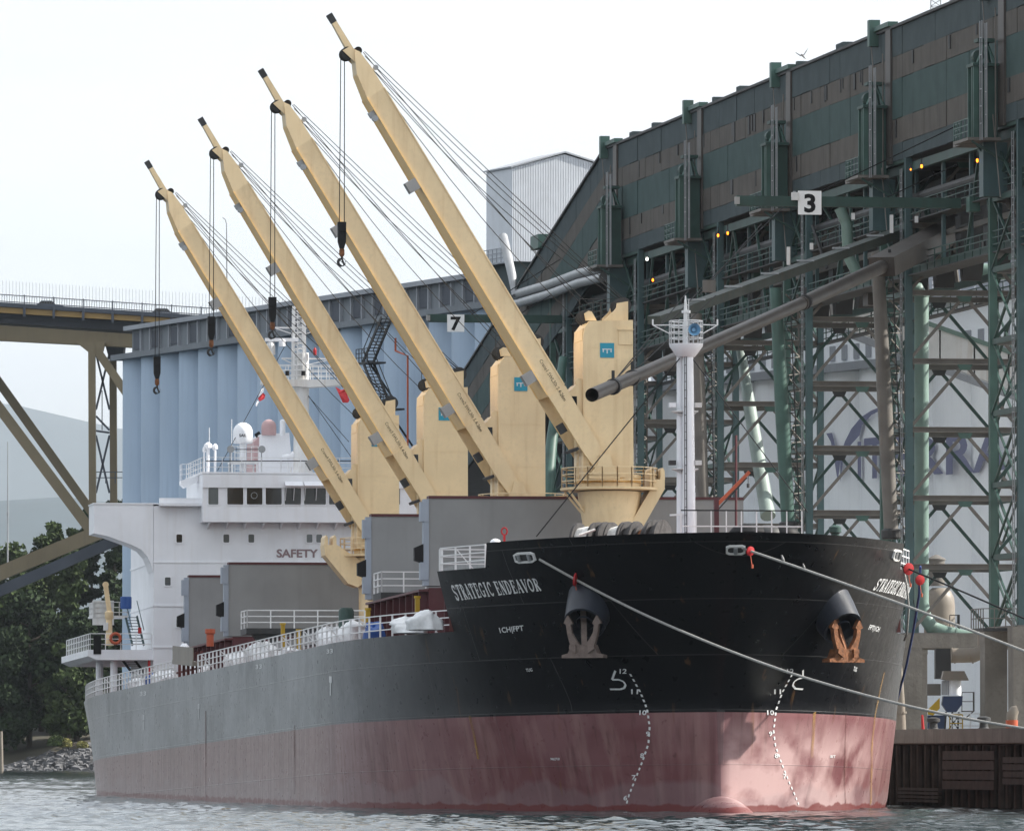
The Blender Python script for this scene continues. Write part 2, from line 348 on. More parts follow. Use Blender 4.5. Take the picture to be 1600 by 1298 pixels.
def hull_material():
    m = bpy.data.materials.new('hull paint'); m.use_nodes = True; n = m.node_tree; b = n.nodes['Principled BSDF']; L = n.links.new
    tc = n.nodes.new('ShaderNodeTexCoord'); g = n.nodes.new('ShaderNodeNewGeometry'); sx = n.nodes.new('ShaderNodeSeparateXYZ'); L(tc.outputs['Object'], sx.inputs[0])
    def noise(sc, scale=1., det=5, src=None):
        q = n.nodes.new('ShaderNodeMapping'); q.inputs['Scale'].default_value = sc; L(src or tc.outputs['Object'], q.inputs[0])
        t = n.nodes.new('ShaderNodeTexNoise'); t.inputs['Scale'].default_value = scale; t.inputs['Detail'].default_value = det; L(q.outputs[0], t.inputs[0]); return t.outputs[0]
    def rng(x, a, b2, c=0., d=1.):
        r = n.nodes.new('ShaderNodeMapRange'); L(x, r.inputs[0])
        for i, v in zip((1, 2, 3, 4), (a, b2, c, d)): r.inputs[i].default_value = v
        return r.outputs[0]
    def mul(x, y):
        q = n.nodes.new('ShaderNodeMath'); q.operation = 'MULTIPLY'; L(x, q.inputs[0])
        if isinstance(y, float): q.inputs[1].default_value = y
        else: L(y, q.inputs[1])
        return q.outputs[0]
    def mix(f, a, c):
        x = n.nodes.new('ShaderNodeMix'); x.data_type = 'RGBA'; L(f, x.inputs[0])
        for i, q in ((6, a), (7, c)):
            if isinstance(q, tuple): x.inputs[i].default_value = (*q, 1)
            else: L(q, x.inputs[i])
        return x.outputs[2]
    z = sx.outputs[2]; big = noise((.25, .25, .3)); st = noise((1.1, 1.1, .07), 1., 6); st2 = noise((2.6, 2.6, .05), 1., 6); fine = noise((1, 1, 1), 2.2, 8)
    patch = noise((.12, .12, .35), 1., 3)
    # above the load line: black, with grazing sky sheen painted in as grey aft
    blk = mix(rng(big, .35, .7), (.0035, .004, .0055), (.006, .0065, .008))
    aft = rng(sx.outputs[0], 10., 46.)
    blk = mix(mul(aft, rng(big, .25, .6, .55, 1.)), blk, (.28, .29, .30))
    blk = mix(mul(mul(rng(st, .53, .75), .35), aft), blk, (.12, .12, .12))
    blk = mix(mul(rng(st2, .60, .74), .35), blk, (.015, .014, .014))
    # below: red antifouling with pale scuffs, dark weeps
    red = mix(rng(big, .3, .7), (.125, .047, .051), (.172, .072, .076))
    red = mix(mul(rng(patch, .42, .62), .28), red, (.30, .18, .185))
    red = mix(mul(rng(st, .50, .68), .42), red, (.30, .19, .175))
    red = mix(mul(rng(st2, .57, .72), .55), red, (.085, .040, .038))
    red = mix(mul(rng(fine, .66, .74), .5), red, (.07, .028, .026))
    redaft = mix(rng(st2, .42, .62), (.32, .24, .23), (.19, .135, .125)); red = mix(mul(aft, .75), red, redaft)  # aft red paled too, carrying the same painted sky sheen
    bow_glare = mul(mul(rng(sx.outputs[0], 17., 9.), rng(sx.outputs[1], .3, -.5)), rng(z, 9.9, 8.2))     # sun glare off the water, painted pale on the port bow
    red = mix(mul(mul(bow_glare, rng(noise((.35, .35, .5), 1., 5), .36, .56)), .8), red, (.50, .35, .34))
    ps = n.nodes.new('ShaderNodeSeparateXYZ'); L(g.outputs['Position'], ps.inputs[0])
    h = n.nodes.new('ShaderNodeMath'); h.operation = 'ADD'; L(ps.outputs[2], h.inputs[0]); L(rng(noise((.16, .16, .0), 1., 4), .3, .7, -.9, .9), h.inputs[1])
    red = mix(mul(rng(h.outputs[0], 1.25, 1.0), .22), red, (.27, .235, .245))          # scum line from an older draught
    h2 = n.nodes.new('ShaderNodeMath'); h2.operation = 'ADD'; L(ps.outputs[2], h2.inputs[0]); L(rng(noise((.7, .7, 0), 1., 4), .3, .7, -.14, .14), h2.inputs[1])
    red = mix(mul(rng(h2.outputs[0], .34, .26), .8), red, (.13, .028, .026))             # fresh wet edge
    seamz = rng(z, 10.085, 10.095); col = mix(seamz, red, blk)
    col = mix(mul(rng(noise((1.6, 1.6, .03), 1., 3), .68, .75), .4), col, (.16, .085, .035))   # rust runs
    # plate seams
    cb = n.nodes.new('ShaderNodeCombineXYZ'); L(sx.outputs[0], cb.inputs[0]); L(z, cb.inputs[1])
    br = n.nodes.new('ShaderNodeTexBrick'); L(cb.outputs[0], br.inputs[0]); br.inputs['Scale'].default_value = 1; br.inputs['Brick Width'].default_value = 10.5
    br.inputs['Row Height'].default_value = 2.55; br.inputs['Mortar Size'].default_value = .022; br.inputs['Mortar Smooth'].default_value = .4
    col = mix(mul(br.outputs['Fac'], .30), col, (.10, .095, .095)); L(col, b.inputs['Base Color'])
    L(rng(fine, .3, .7, .26, .38), b.inputs['Roughness']); b.inputs['Specular IOR Level'].default_value = .12
    bp = n.nodes.new('ShaderNodeBump'); bp.inputs['Strength'].default_value = .5; bp.inputs['Distance'].default_value = .03
    ad = n.nodes.new('ShaderNodeMath'); ad.operation = 'MULTIPLY_ADD'; L(noise((.55, .55, .45), 1., 2), ad.inputs[0]); ad.inputs[1].default_value = 2.2; L(br.outputs['Fac'], ad.inputs[2])
    L(ad.outputs[0], bp.inputs['Height']); L(bp.outputs[0], b.inputs['Normal'])
    return m
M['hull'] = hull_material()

SHIP = thing('bulk_carrier', 'black and red bulk cargo ship with four cream cranes moored at the wharf', 'ship', S)
def build_hull():
    mb = MB()
    def strip(zs, cols):                            # cols(z) -> list of s
        for side in (1, -1):
            G = [[(s, side * float(hb(s, z)), z) for s in cols(z)] for z in zs]; n = len(G[0])
            vs = [p for r in G for p in r]
            fs = [(j*n+i, j*n+i+1, (j+1)*n+i+1, (j+1)*n+i) for j in range(len(G)-1) for i in range(n-1)]
            mb.add(vs, [q[::-1] if side > 0 else q for q in fs])
    U = np.linspace(0, 1, 90) ** 1.7
    def cols(z): return list(stem(z) + U * (sfull(z) - stem(z))) + list(np.linspace(float(sfull(z)), 138, 14))[1:] + list(138 + np.linspace(0, 1, 30)[1:] * (send(z) - 138))
    zs = list(np.linspace(2.5, 10, 22)) + list(np.linspace(10, ZD, 18))[1:]
    strip(zs, cols)
    strip(np.linspace(ZD, ZF, 12), lambda z: list(stem(z) + U * (SFB - stem(z))))
    strip(np.linspace(ZF, ZB, 7), lambda z: list(stem(z) + U * (7.2 - .8 * (z - ZF) / 1.15 - stem(z))))
    # transom
    T = [(float(send(z)), float(bend(z)), z) for z in zs]; n = len(T)
    mb.add(T + [(x, -y, z) for x, y, z in T], [(i, n + i, n + i + 1, i + 1) for i in range(n - 1)])
    # bulbous nose
    n, r = 32, 18; vs = []
    for j in range(r + 1):
        a = math.pi / 2 * j / r
        for i in range(n): b = 2 * math.pi * i / n; vs.append((3.0 - 9.4 * math.sin(a), 1.9 * math.cos(a) ** .8 * math.cos(b), 3.9 + 2.35 * math.cos(a) ** .8 * math.sin(b)))
    mb.add(vs, [(j*n+i, j*n+(i+1)%n, (j+1)*n+(i+1)%n, (j+1)*n+i)[::-1] for j in range(r) for i in range(n)])
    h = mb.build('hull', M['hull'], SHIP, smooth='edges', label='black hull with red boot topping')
    mb = MB()
    def sheet(z, s0, s1, n=60):
        ss = np.linspace(s0, s1, n); vs = [(s, e * (float(hb(s, z)) - .02), z) for s in ss for e in (1, -1)]
        mb.add(vs, [(2*i, 2*i+1, 2*i+3, 2*i+2) for i in range(n-1)])
    sheet(ZD - .02, SFB, 174.9); sheet(ZF - .02, -5., SFB)
    b = float(hb(SFB, 15)) - .05; mb.box(SFB - .1, SFB, -b, b, ZD, ZF - .03)
    mb.build('deck', M['deck'], SHIP)
    return h
HULL = build_hull()

# ---- painted marks on the hull (flat paint, laid a little proud of the plating)
def quadmap(corners, side):                        # corners px: bottom-left, bottom-right, top-right, top-left -> (u,v) in 0..1 on the plating
    c = [hull_px(*q, side)[[0, 2]] for q in corners]
    def fn(u, v):
        s, z = (c[0] * (1-u) + c[1] * u) * (1-v) + (c[3] * (1-u) + c[2] * u) * v; return hpt(s, z, side)[0]
    return fn
def glyphs(t):                                     # condensed bold roman capitals as strokes in a unit cell
    Q = []
    def st(pts, w): Q.append((pts, w))
    def stem_(x): st([(x, 0), (x, 1)], .20); st([(x - .17, .03), (x + .17, .03)], .06); st([(x - .17, .97), (x + .17, .97)], .06)
    arc = lambda cx, cy, rx, ry, a0, a1, n=9: [(cx + rx * math.cos(math.radians(a0 + (a1 - a0) * i / n)), cy + ry * math.sin(math.radians(a0 + (a1 - a0) * i / n))) for i in range(n + 1)]
    if t == 'S': st([(.62, .97), (.62, .72)], .07); st(arc(.36, .74, .22, .2, 30, 250) + arc(.40, .27, .22, .22, 70, -160), .15); st([(.12, .03), (.12, .3)], .07)
    elif t == 'T': stem_(.38); st([(.04, .95), (.72, .95)], .09); st([(.06, .97), (.06, .74)], .08); st([(.70, .97), (.70, .74)], .08)
    elif t in 'RPD':
        stem_(.2)
        if t == 'D': st([(.2, .96)] + arc(.3, .5, .34, .46, 88, -88) + [(.2, .04)], .12)
        else: st([(.2, .95)] + arc(.34, .73, .22, .22, 85, -85) + [(.2, .5)], .11); st([(.36, .5), (.66, .02)], .19)
    elif t == 'A': st([(.08, 0), (.38, 1)], .08); st([(.36, 1), (.66, 0)], .20); st([(.2, .32), (.56, .32)], .07); st([(0, .03), (.2, .03)], .06); st([(.5, .03), (.78, .03)], .06)
    elif t == 'V': st([(.12, 1), (.38, 0)], .20); st([(.40, 0), (.66, 1)], .08); st([(0, .97), (.26, .97)], .06); st([(.56, .97), (.76, .97)], .06)
    elif t == 'E': stem_(.2); st([(.2, .95), (.64, .95)], .09); st([(.2, .05), (.66, .05)], .09); st([(.2, .5), (.5, .5)], .07); st([(.63, .97), (.63, .75)], .07); st([(.65, .03), (.65, .27)], .07); st([(.5, .38), (.5, .62)], .06)
    elif t == 'I': stem_(.3)
    elif t == 'N': st([(.12, 0), (.12, 1)], .08); st([(.14, .97), (.60, .03)], .20); st([(.64, 0), (.64, 1)], .08); st([(0, .03), (.26, .03)], .06); st([(.5, .97), (.78, .97)], .06)
    elif t in 'CGO':
        if t == 'O': st(arc(.38, .5, .29, .45, 0, 360, 16), .15)
        else:
            st(arc(.40, .5, .29, .45, 45, 315, 12), .14); st([(.63, .97), (.63, .68)], .06)
            if t == 'G': st([(.62, .05), (.62, .42)], .16); st([(.46, .42), (.76, .42)], .06)
    return Q
def serif(mb, text, fn):
    W = {' ': .42, 'I': .62}; tot = sum(W.get(c, .84) for c in text); x = 0
    for c in text:
        for pts, w in glyphs(c):
            for (a, b), (p, q) in zip(pts, pts[1:]):
                dx, dy = p - a, q - b; l = math.hypot(dx, dy) or 1; nx, ny = -dy / l * w / 2, dx / l * w / 2
                ex, ey = dx / l * .02, dy / l * .02
                V = [(a + nx - ex, b + ny - ey), (a - nx - ex, b - ny - ey), (p - nx + ex, q - ny + ey), (p + nx + ex, q + ny + ey)]
                mb.add([fn((x + u) / tot, v) for u, v in V], [(0, 1, 2, 3)])
        x += W.get(c, .84)
mb = MB(); serif(mb, 'STRATEGIC ENDEAVOR', quadmap([(714, 938), (848, 922), (841, 903), (704, 914)], 1)); mb.build('name_lettering', M['letter'], HULL, label='ship name lettering on the starboard bow')
mb = MB(); serif(mb, 'STRATEGIC ENDEAVOR', quadmap([(1362, 921), (1416, 936), (1424, 914), (1374, 903)], -1)); mb.build('name_lettering', M['letter'], HULL, label='ship name lettering on the port bow')
def hull_text(t, corners, side, bold=.02, mirror=False):
    v, f = text2d(t, 1, bold); x1 = max(p[0] for p in v); y0 = min(p[1] for p in v); y1 = max(p[1] for p in v); fn = quadmap(corners, side)
    mb = MB(); mb.add([fn(p[0] / x1, (p[1] - y0) / (y1 - y0)) for p in v], f); return mb.build('hull_marking', M['letter'], HULL)
hull_text('1CH|FPT', [(783, 991), (820, 987), (818, 976), (780, 980)], 1)
hull_text('FPT|1CH', [(1355, 985), (1371, 989), (1375, 979), (1359, 975)], -1)
hull_text('TUG', [(823, 1049), (833, 1048), (832, 1043), (822, 1044)], 1); hull_text('TUG', [(1332, 1047), (1337, 1049), (1339, 1042), (1334, 1040)], -1)
hull_text('9462718', [(861, 1187), (875, 1187), (875, 1183), (861, 1183)], 1); hull_text('BT', [(1297, 1183), (1305, 1183), (1305, 1179), (1297, 1179)], -1)
def hull_line(px, w, side, name='hull_marking'):
    mb = MB(); P = [hull_px(*q, side) for q in px]
    for a, b in zip(P, P[1:]):
        ds, dz = b[0] - a[0], b[2] - a[2]; l = math.hypot(ds, dz) or 1; ns, nzz = -dz / l * w / 2, ds / l * w / 2
        mb.add([hpt(s, z, side)[0] for s, z in ((a[0]+ns, a[2]+nzz), (a[0]-ns, a[2]-nzz), (b[0]-ns, b[2]-nzz), (b[0]+ns, b[2]+nzz))], [(0, 1, 2, 3)])
    return mb.build(name, M['letter'], HULL)
hull_line([(962, 1047), (957, 1061), (968, 1061), (975, 1064), (978, 1069), (976, 1074), (970, 1076), (954, 1076)], .075, 1)
hull_line([(1254, 1046), (1254, 1058), (1246, 1060), (1240, 1064), (1238, 1070), (1242, 1075), (1254, 1076)], .075, -1)
for side, L in ((1, [(985, 1052), (1001, 1080), (1012, 1108), (1016, 1135), (1014, 1160), (1007, 1182), (994, 1215), (984, 1240), (977, 1264)]),
                (-1, [(1237, 1053), (1222, 1080), (1212, 1108), (1208, 1140), (1211, 1165), (1220, 1190), (1232, 1220), (1243, 1245), (1249, 1260)])):
    pts = []
    for (a, b), (c, d) in zip(L, L[1:]):
        n = max(1, round(math.hypot(c - a, d - b) / 4.6)); pts += [((a + (c - a) * i / n), (b + (d - b) * i / n)) for i in range(n)]
    mb = MB()
    for i in range(0, len(pts) - 1, 2):
        P = hull_px(*pts[i], side); Q = hull_px(*pts[i+1], side); ds, dz = Q[0]-P[0], Q[2]-P[2]; l = math.hypot(ds, dz) or 1; e, g2 = -dz/l*.036, ds/l*.036
        mb.add([hpt(s, z, side)[0] for s, z in ((P[0]+e, P[2]+g2), (P[0]-e, P[2]-g2), (Q[0]-e, Q[2]-g2), (Q[0]+e, Q[2]+g2))], [(0, 1, 2, 3)])
    tag(mb.build('draught_scale', M['letter'], HULL), kind='stuff')
for side, rows in ((1, [('12', 975, 1048), ('11', 993, 1080), ('10', 1006, 1113), ('9', 1013, 1146), ('8', 1004, 1180), ('7', 991, 1214), ('6', 978, 1246)]),
                   (-1, [('12', 1235, 1048), ('11', 1215, 1080), ('10', 1204, 1113), ('9', 1204, 1146), ('8', 1213, 1180), ('7', 1226, 1212)])):
    for t, x, y in rows: hull_text(t, [(x - 3.4*len(t)*.9, y + 3.5), (x + 3.2*len(t)*.7, y + 3.5), (x + 3.2*len(t)*.7 + (1 if side > 0 else 0), y - 4), (x - 3.4*len(t)*.9, y - 4)], side, .02)
for x, y0, y1 in ((225, 1116, 1140), (311, 1099, 1123), (517, 1056, 1086)): hull_line([(x, y0), (x, y1)], .28, 1); hull_line([(x, y0), (x, (2*y0+y1)/3)], .85, 1)
for t, x, y in (('33', 224, 1083), ('33', 405, 1041), ('33', 516, 1017)): hull_text(t, [(x-5, y+4), (x+5, y+3), (x+5, y-4), (x-5, y-3)], 1)

def rust_material(name, col):
    m = bpy.data.materials.new(name); m.use_nodes = True; n = m.node_tree; b = n.nodes['Principled BSDF']; b.inputs['Base Color'].default_value = (*col, 1); b.inputs['Roughness'].default_value = .8
    g = n.nodes.new('ShaderNodeNewGeometry'); q = n.nodes.new('ShaderNodeMapping'); q.inputs['Scale'].default_value = (3, 3, .25); t = n.nodes.new('ShaderNodeTexNoise'); t.inputs['Scale'].default_value = 1; t.inputs['Detail'].default_value = 5
    r = n.nodes.new('ShaderNodeMapRange'); r.inputs[1].default_value = .30; r.inputs[2].default_value = .75; r.inputs[4].default_value = .8
    n.links.new(g.outputs['Position'], q.inputs[0]); n.links.new(q.outputs[0], t.inputs[0]); n.links.new(t.outputs[0], r.inputs[0]); n.links.new(r.outputs[0], b.inputs['Alpha']); return m
M['rustrun'] = rust_material('ochre rust run', (.34, .19, .05)); M['darkrun'] = rust_material('dark red weep', (.10, .025, .02))
for side, m, w, px in ((-1, 'rustrun', .30, [(1381, 1050), (1374, 1080), (1367, 1115), (1362, 1160), (1361, 1210), (1360, 1255)]), (-1, 'darkrun', .14, [(1321, 1114), (1320, 1170), (1319, 1220), (1321, 1254)]), (-1, 'rustrun', .22, [(1272, 1112), (1270, 1145), (1268, 1185)]), (1, 'rustrun', .2, [(735, 1118), (742, 1150), (748, 1185)]), (1, 'darkrun', .5, [(461, 1132), (461, 1180), (461, 1240)]), (1, 'darkrun', .4, [(322, 1110), (322, 1170), (322, 1245)])):
    o = hull_line(px, w, side, 'rust_run'); o.data.materials[0] = M[m]

# ------------------------------------------------------------------ ship: accommodation block
def pb(mb, x0, y0, x1, y1, s0, s1):                # box whose front face (at s0) spans the given view rectangle
    ta, za = sp(x0, y1, s0); tb, zb = sp(x1, y0, s0); mb.box(s0, s1, min(ta, tb), max(ta, tb), min(za, zb), max(za, zb)); return mb
def ppoly(pts, s): return [sp(x, y, s) for x, y in pts]
SF = 152.0
mb = MB(); mb.box(SF, 166, -10.1, 10.1, ZD, 26.6); A = mb.build('accommodation_block', M['white'], SHIP, label='white accommodation block')
mb = MB(); mb.prism([(14.0, 26.72), (14.0, 24.8), (13.1, 24.62), (11.5, 24.05), (10.9, 23.75), (10.5, 23.3), (10.3, 22.85), (10.12, 22.3), (10.12, 26.72)], 0, SF - .02, SF + 3.2)
mb.box(SF - .08, SF + 3.25, 6.9, 14.05, 26.7, 26.78); mb.build('bridge_wing', M['white'], A)
mb = MB(); mb.prism([(-14.0, 26.72), (-14.0, 24.8), (-11.5, 24.05), (-10.5, 23.3), (-10.12, 22.3), (-10.12, 26.72)], 0, SF - .02, SF + 3.2); mb.build('bridge_wing', M['white'], A)
mb = MB(); pb(mb, 250, 778, 316, 786, SF - .5, SF); pb(mb, 250, 786.5, 316, 790, SF - .8, SF - .02); mb.build('wing_coaming', M['white'], A)
for y in (878, 946, 1011):
    mb = MB(); z = sp(240, y, SF)[1]; mb.box(SF - .05, SF - .002, -10.1, 10.1, z - .05, z + .05); mb.box(SF - .05, 166, 10.102, 10.16, z - .05, z + .05); mb.build('deck_edge', M['white'], A)
def window(x0, y0, x1, y1, s, gl, par, fr=.07):
    ta, za = sp(x0, y1, s); tb, zb = sp(x1, y0, s); t0, t1 = min(ta, tb), max(ta, tb); mb = MB(); c = .05
    def ring(e): return [(t0-e+c, za-e), (t1+e-c, za-e), (t1+e, za-e+c), (t1+e, zb+e-c), (t1+e-c, zb+e), (t0-e+c, zb+e), (t0-e, zb+e-c), (t0-e, za-e+c)]
    o, i = ring(fr), ring(0); vs = [(s - .06, *p) for p in o] + [(s - .06, *p) for p in i] + [(s - .002, *p) for p in o] + [(s - .03, *p) for p in i]
    fs = []
    for k in range(8): j = (k + 1) % 8; fs += [(k, k+8, j+8, j), (k, j, j+16, k+16), (k+8, k+24, j+24, j+8)]
    mb.k = 0; mb.add(vs, fs); mb.k = 1; mb.add([(s - .03, *p) for p in i], [tuple(range(8))]); return mb.build('window', [M['white'], gl], par)
for x, y, g in ((280, 841, 'glass'), (353.5, 841, 'glass2'), (392.5, 841, 'glass2'), (483.5, 841, 'glass2'), (498.5, 841, 'glass2'), (600, 841, 'glass2'), (640, 841, 'glass2'), (262, 908, 'glass2'), (280, 973, 'glass')):
    window(x - 4.5, y - 6.3, x + 4.5, y + 6.3, SF, M[g], A)
tb, zb = sp(432, 870, SF); k = sp(500, 870, SF)
mb = MB(); w0 = text2d('SAFETY', 1, .015)[0]; sx = (tb - sp(496, 870, SF)[0]) / max(p[0] for p in w0) / .72
place_text(mb, 'SAFETY FIRST', lambda u, v: (SF - .03, tb - u, zb + v), .72, .03, sx); mb.build('lettering', M['mauve'], A, label='mauve painted slogan lettering')
# wheelhouse
SW = 150.6; t0, z0 = sp(313, 815, SW); z1 = sp(313, 740, SW)[1]; t0 = 7.05
mb = MB(); mb.box(SW, 160, -t0, t0, z0, z1); mb.box(SW - .12, 160.1, -t0 - .1, t0 + .1, z1, z1 + .12); WH = mb.build('wheelhouse', M['white'], SHIP, label='white wheelhouse with a row of dark windows')
zt = sp(400, 762, SW)[1]; mb = MB(); mb.box(SW - .14, SW, -t0, t0, zt, z1 - .05); mb.build('fascia', M['white'], WH)
for x0, x1, g in ((325.5, 341, 'glass2'), (355, 380, 'glass'), (385.5, 410, 'glass'), (415, 440, 'glass'), (444.5, 470, 'glass'), (475, 509, 'glass'), (514, 548, 'glass'), (552, 577, 'glass'), (581, 606, 'glass'), (611, 625, 'glass2')):
    window(x0, 761.5, x1, 788, SW, M[g], WH, .05)
mb = MB(); cx, cz = sp(397, 774, SW)
for k in range(16):
    a, b = k * math.pi / 8, (k + 1) * math.pi / 8; mb.bar((SW - .07, cx + .2*math.cos(a), cz + .2*math.sin(a)), (SW - .07, cx + .2*math.cos(b), cz + .2*math.sin(b)), .03)
mb.build('window_wiper', M['galv'], WH)
for x0, x1 in ((444, 472), (474, 512)):
    mb = MB(); ta, za = sp(x0, 758, SW); tb2 = sp(x1, 758, SW)[0]
    mb.prism([(SW - .75, za - .1), (SW - .15, za + .18), (SW - .15, za + .25), (SW - .8, za - .05)], 1, tb2, ta)
    for t in (ta - .05, (ta + tb2) / 2, tb2 + .05): mb.bar((SW - .7, t, za - .1), (SW - .2, t, za - 1.0), .035)
    mb.build('sun_visor', M['white'], WH)
for k in range(12):
    t = t0 - .5 - k * (2 * t0 - 1) / 11; mb = MB(); mb.prism([(SW + .05, z0), (SF, z0), (SF, z0 - .42)], 1, t - .05, t + .05); mb.build('bracket', M['white'], WH)
mb = MB(); mb.ladder((SW - .08, *sp(333, 813, SW)), (SW - .08, *sp(333, 794, SW)), .64, (0, 1, 0), .4, .03); mb.build('ladder', M['white'], WH)
# compass deck
ZT = z1 + .12
mb = MB(); mb.rail([(160, t0, ZT), (SW, t0, ZT), (SW, -t0, ZT)], .95, .035, 1.3); mb.build('railing', M['rail'], WH)
mb = MB(); tn, zn = sp(312, 752, 153); mb.prism([(tn + .1, zn), (tn + 1., zn - .45), (tn + 1.25, zn - .2), (tn + 1.25, zn + .05), (tn + .1, zn + .3)], 0, 152.6, 153.8); mb.rail([(152.6, tn + .15, zn + .1), (152.6, tn + 1.2, zn + .1), (153.8, tn + 1.2, zn + .1)], 1, .03, .6); mb.build('signal_platform', M['white'], WH)
def dome(x, ytop, ybot, w, s, mt, par, ped=None, name='radome'):
    t, zt_ = sp(x, ytop, s); zb_ = sp(x, ybot, s)[1]; r = w / 2 / 24.0; h = zt_ - zb_
    prof = [(r * .9, 0), (r, .08 * h), (r, h - r)] + [(r * math.cos(a), h - r + r * math.sin(a)) for a in np.linspace(.15, 1.5, 8)]
    mb = MB(); mb.lathe(prof, (s, t, zb_), 24)
    if ped: mb.lathe([(r * .35, sp(x, ped, s)[1] - zb_), (r * .35, .02)], (s, t, zb_), 12)
    return mb.build(name, mt, par, smooth='edges')
dm = dome(379.5, 660, 693, 31, 155, M['white'], WH, 736); dome(420, 655, 680, 24, 161, M['pink'], WH); dome(441.5, 655, 680, 9, 160, M['white'], WH)
mb = MB(); t, z = sp(379, 683, 155); place_text(mb, 'SAILOR', lambda u, v: (155 - .62 * math.cos((u - .3) / .63) - .03, t - .63 * math.sin((u - .3) / .63) + .0, z + v), .26, .03); mb.build('lettering', M['black'], WH)
for x, yt, yb, r in ((325, 692, 738, .12), (336, 694, 738, .08), (319, 698, 738, .05), (450, 715, 740, .05), (457, 706, 740, .06)):
    mb = MB(); t, za = sp(x, yb, 154); zb_ = sp(x, yt, 154)[1]; mb.tube([(154, t, ZT), (154, t, zb_ - .3)], r, 8); mb.lathe([(r, 0), (r * 2.4, .1), (r * 2.2, .3), (r * .5, .45)], (154, t, zb_ - .4), 10); mb.build('antenna', M['white'], WH)
mb = MB(); t, z = sp(450, 713, 153); mb.lathe([(.05, -.2), (.38, -.08), (.38, .05), (.1, .16)], (153, t, z), 16); mb.tube([(153, t, ZT), (153, t, z)], .05, 8); mb.build('antenna', M['white'], WH)
for x in (327, 362):
    mb = MB(); t, z = sp(x, 740, 158); mb.tube([(158, t, ZT), (158, t, sp(x, 668 if x == 327 else 655, 158)[1])], .025, 6); mb.build('whip_antenna', M['rail'], WH)
mb = MB()
t1, z1_ = sp(360, 724, 154.5); t2, z2_ = sp(402, 738, 154.5)
mb.box(154, 156, t2, t1, z1_, z1_ + .12); mb.rail([(154, t1, z1_), (154, t2, z1_)], 1.1, .04, .5)
for t in (t1 - .08, (t1 + t2) / 2, t2 + .08):
    for s_ in (154.05, 155.9): mb.bar((s_, t, ZT), (s_, t, z1_), .09)
mb.ladder((153.9, t1 - .4, ZT), (153.9, t1 - .4, z1_ + 1), .35, (0, 1, 0)); mb.build('dome_platform', M['rail'], WH)
for x in (359.5, 408.5):
    mb = MB(); t, z = sp(x, 702, 153); mb.tube([(152.75, t, z), (153.1, t, z)], [.24, .17], 14); mb.tube([(153, t, z), (153, t, ZT)], .04, 6); mb.build('searchlight', M['galv'], WH)
mb = MB(); mb.bar((153, sp(359, 702, 153)[0], sp(359, 702, 153)[1]), (153, *sp(409, 702, 153)), .05); mb.bar((152, *sp(322, 720, 152)), (152, *sp(552, 720, 152)), .06); mb.build('aerial_bar', M['black'], WH)
# funnel and vents behind the wheelhouse
mb = MB(); mb.prism(ppoly([(405, 745), (408, 678), (452, 676), (458, 745)], 161), 0, 161, 166); FN = mb.build('funnel', M['white'], SHIP, label='pale funnel casing behind the wheelhouse')
mb = MB(); mb.prism(ppoly([(396, 745), (397, 690), (407.8, 679), (404.8, 745)], 162), 0, 162, 166); mb.build('funnel_side', M['pink'], FN)
mb = MB(); mb.tube([(163, *sp(405, 682, 163)), (163, *sp(401, 676, 163))], .2, 10); mb.build('exhaust_pipe', M['black'], FN)
mb = MB(); t, z = sp(471, 738, 157); mb.lathe([(.85, 0), (.72, .5), (.55, 1.2), (.52, 2.6), (.5, 8.2)], (157, t, ZT), 20); RM = mb.build('radar_mast', M['offwhite'], SHIP, smooth='edges', label='white radar mast above the wheelhouse')
# mast top: lattice, platform, yards
zp = sp(467, 595, 157)[1]; tm = sp(467, 595, 157)[0]
mb = MB(); mb.prism(ppoly([(409, 600), (428, 606), (458, 604), (480, 606), (538, 602), (556, 594), (409, 594)], 157), 0, 156.2, 157.8); mb.build('mast_platform', M['offwhite'], RM)
mb = MB(); tA = sp(412, 594, 156.3)[0]; tB = sp(553, 594, 156.3)[0]; mb.rail([(156.3, tA, zp), (156.3, tB, zp)], 1.0, .05, .55); mb.rail([(157.7, tA, zp), (157.7, tB, zp)], 1.0, .05, .55); mb.build('railing', M['rail'], RM)
ztop = sp(470, 478, 157)[1]
for dx in (-.42, .42):
    for dy in (-.42, .42):
        mb = MB(); mb.bar((157 + dx, tm + dy, zp), (157 + dx, tm + dy * .8, ztop), .1); mb.build('mast_leg', M['rail'], RM)
mb = MB(); nS = 14
for i in range(nS):
    za, zb2 = zp + (ztop - zp) * i / nS, zp + (ztop - zp) * (i + 1) / nS
    for dx in (-.42, .42): mb.bar((157 + dx, tm - .42, za), (157 + dx, tm + .42, za), .05); mb.bar((157 + dx, tm - .4, za), (157 + dx, tm + .4, zb2), .04)
mb.ladder((156.4, tm, zp), (156.4, tm, ztop), .3, (0, 1, 0)); mb.build('lattice', M['rail'], RM)
for y, x0, x1, w in ((512, 428, 505, .10), (560, 440, 520, .09)):
    mb = MB(); ta, z = sp(x0, y, 157); tb2 = sp(x1, y, 157)[0]; mb.bar((157, ta, z), (157, tb2, z), w); mb.bar((157, ta, z), (157, tm, z - .55), .06); mb.bar((157, tb2, z), (157, tm, z - .55), .06); mb.build('yard', M['rail'], RM)
mb = MB(); mb.bar((156.4, *sp(414, 531, 156.4)), (156.4, *sp(466, 531, 156.4)), .22, .22); mb.lathe([(.22, -.3), (.22, .1)], (156.4, *sp(441, 534, 156.4)), 10); mb.build('radar_scanner', M['white'], RM)
mb = MB(); mb.lathe([(.3, -.6), (.3, 0), (.2, .25)], (156.5, *sp(423, 540, 156.5)), 12); mb.build('radome', M['offwhite'], RM)
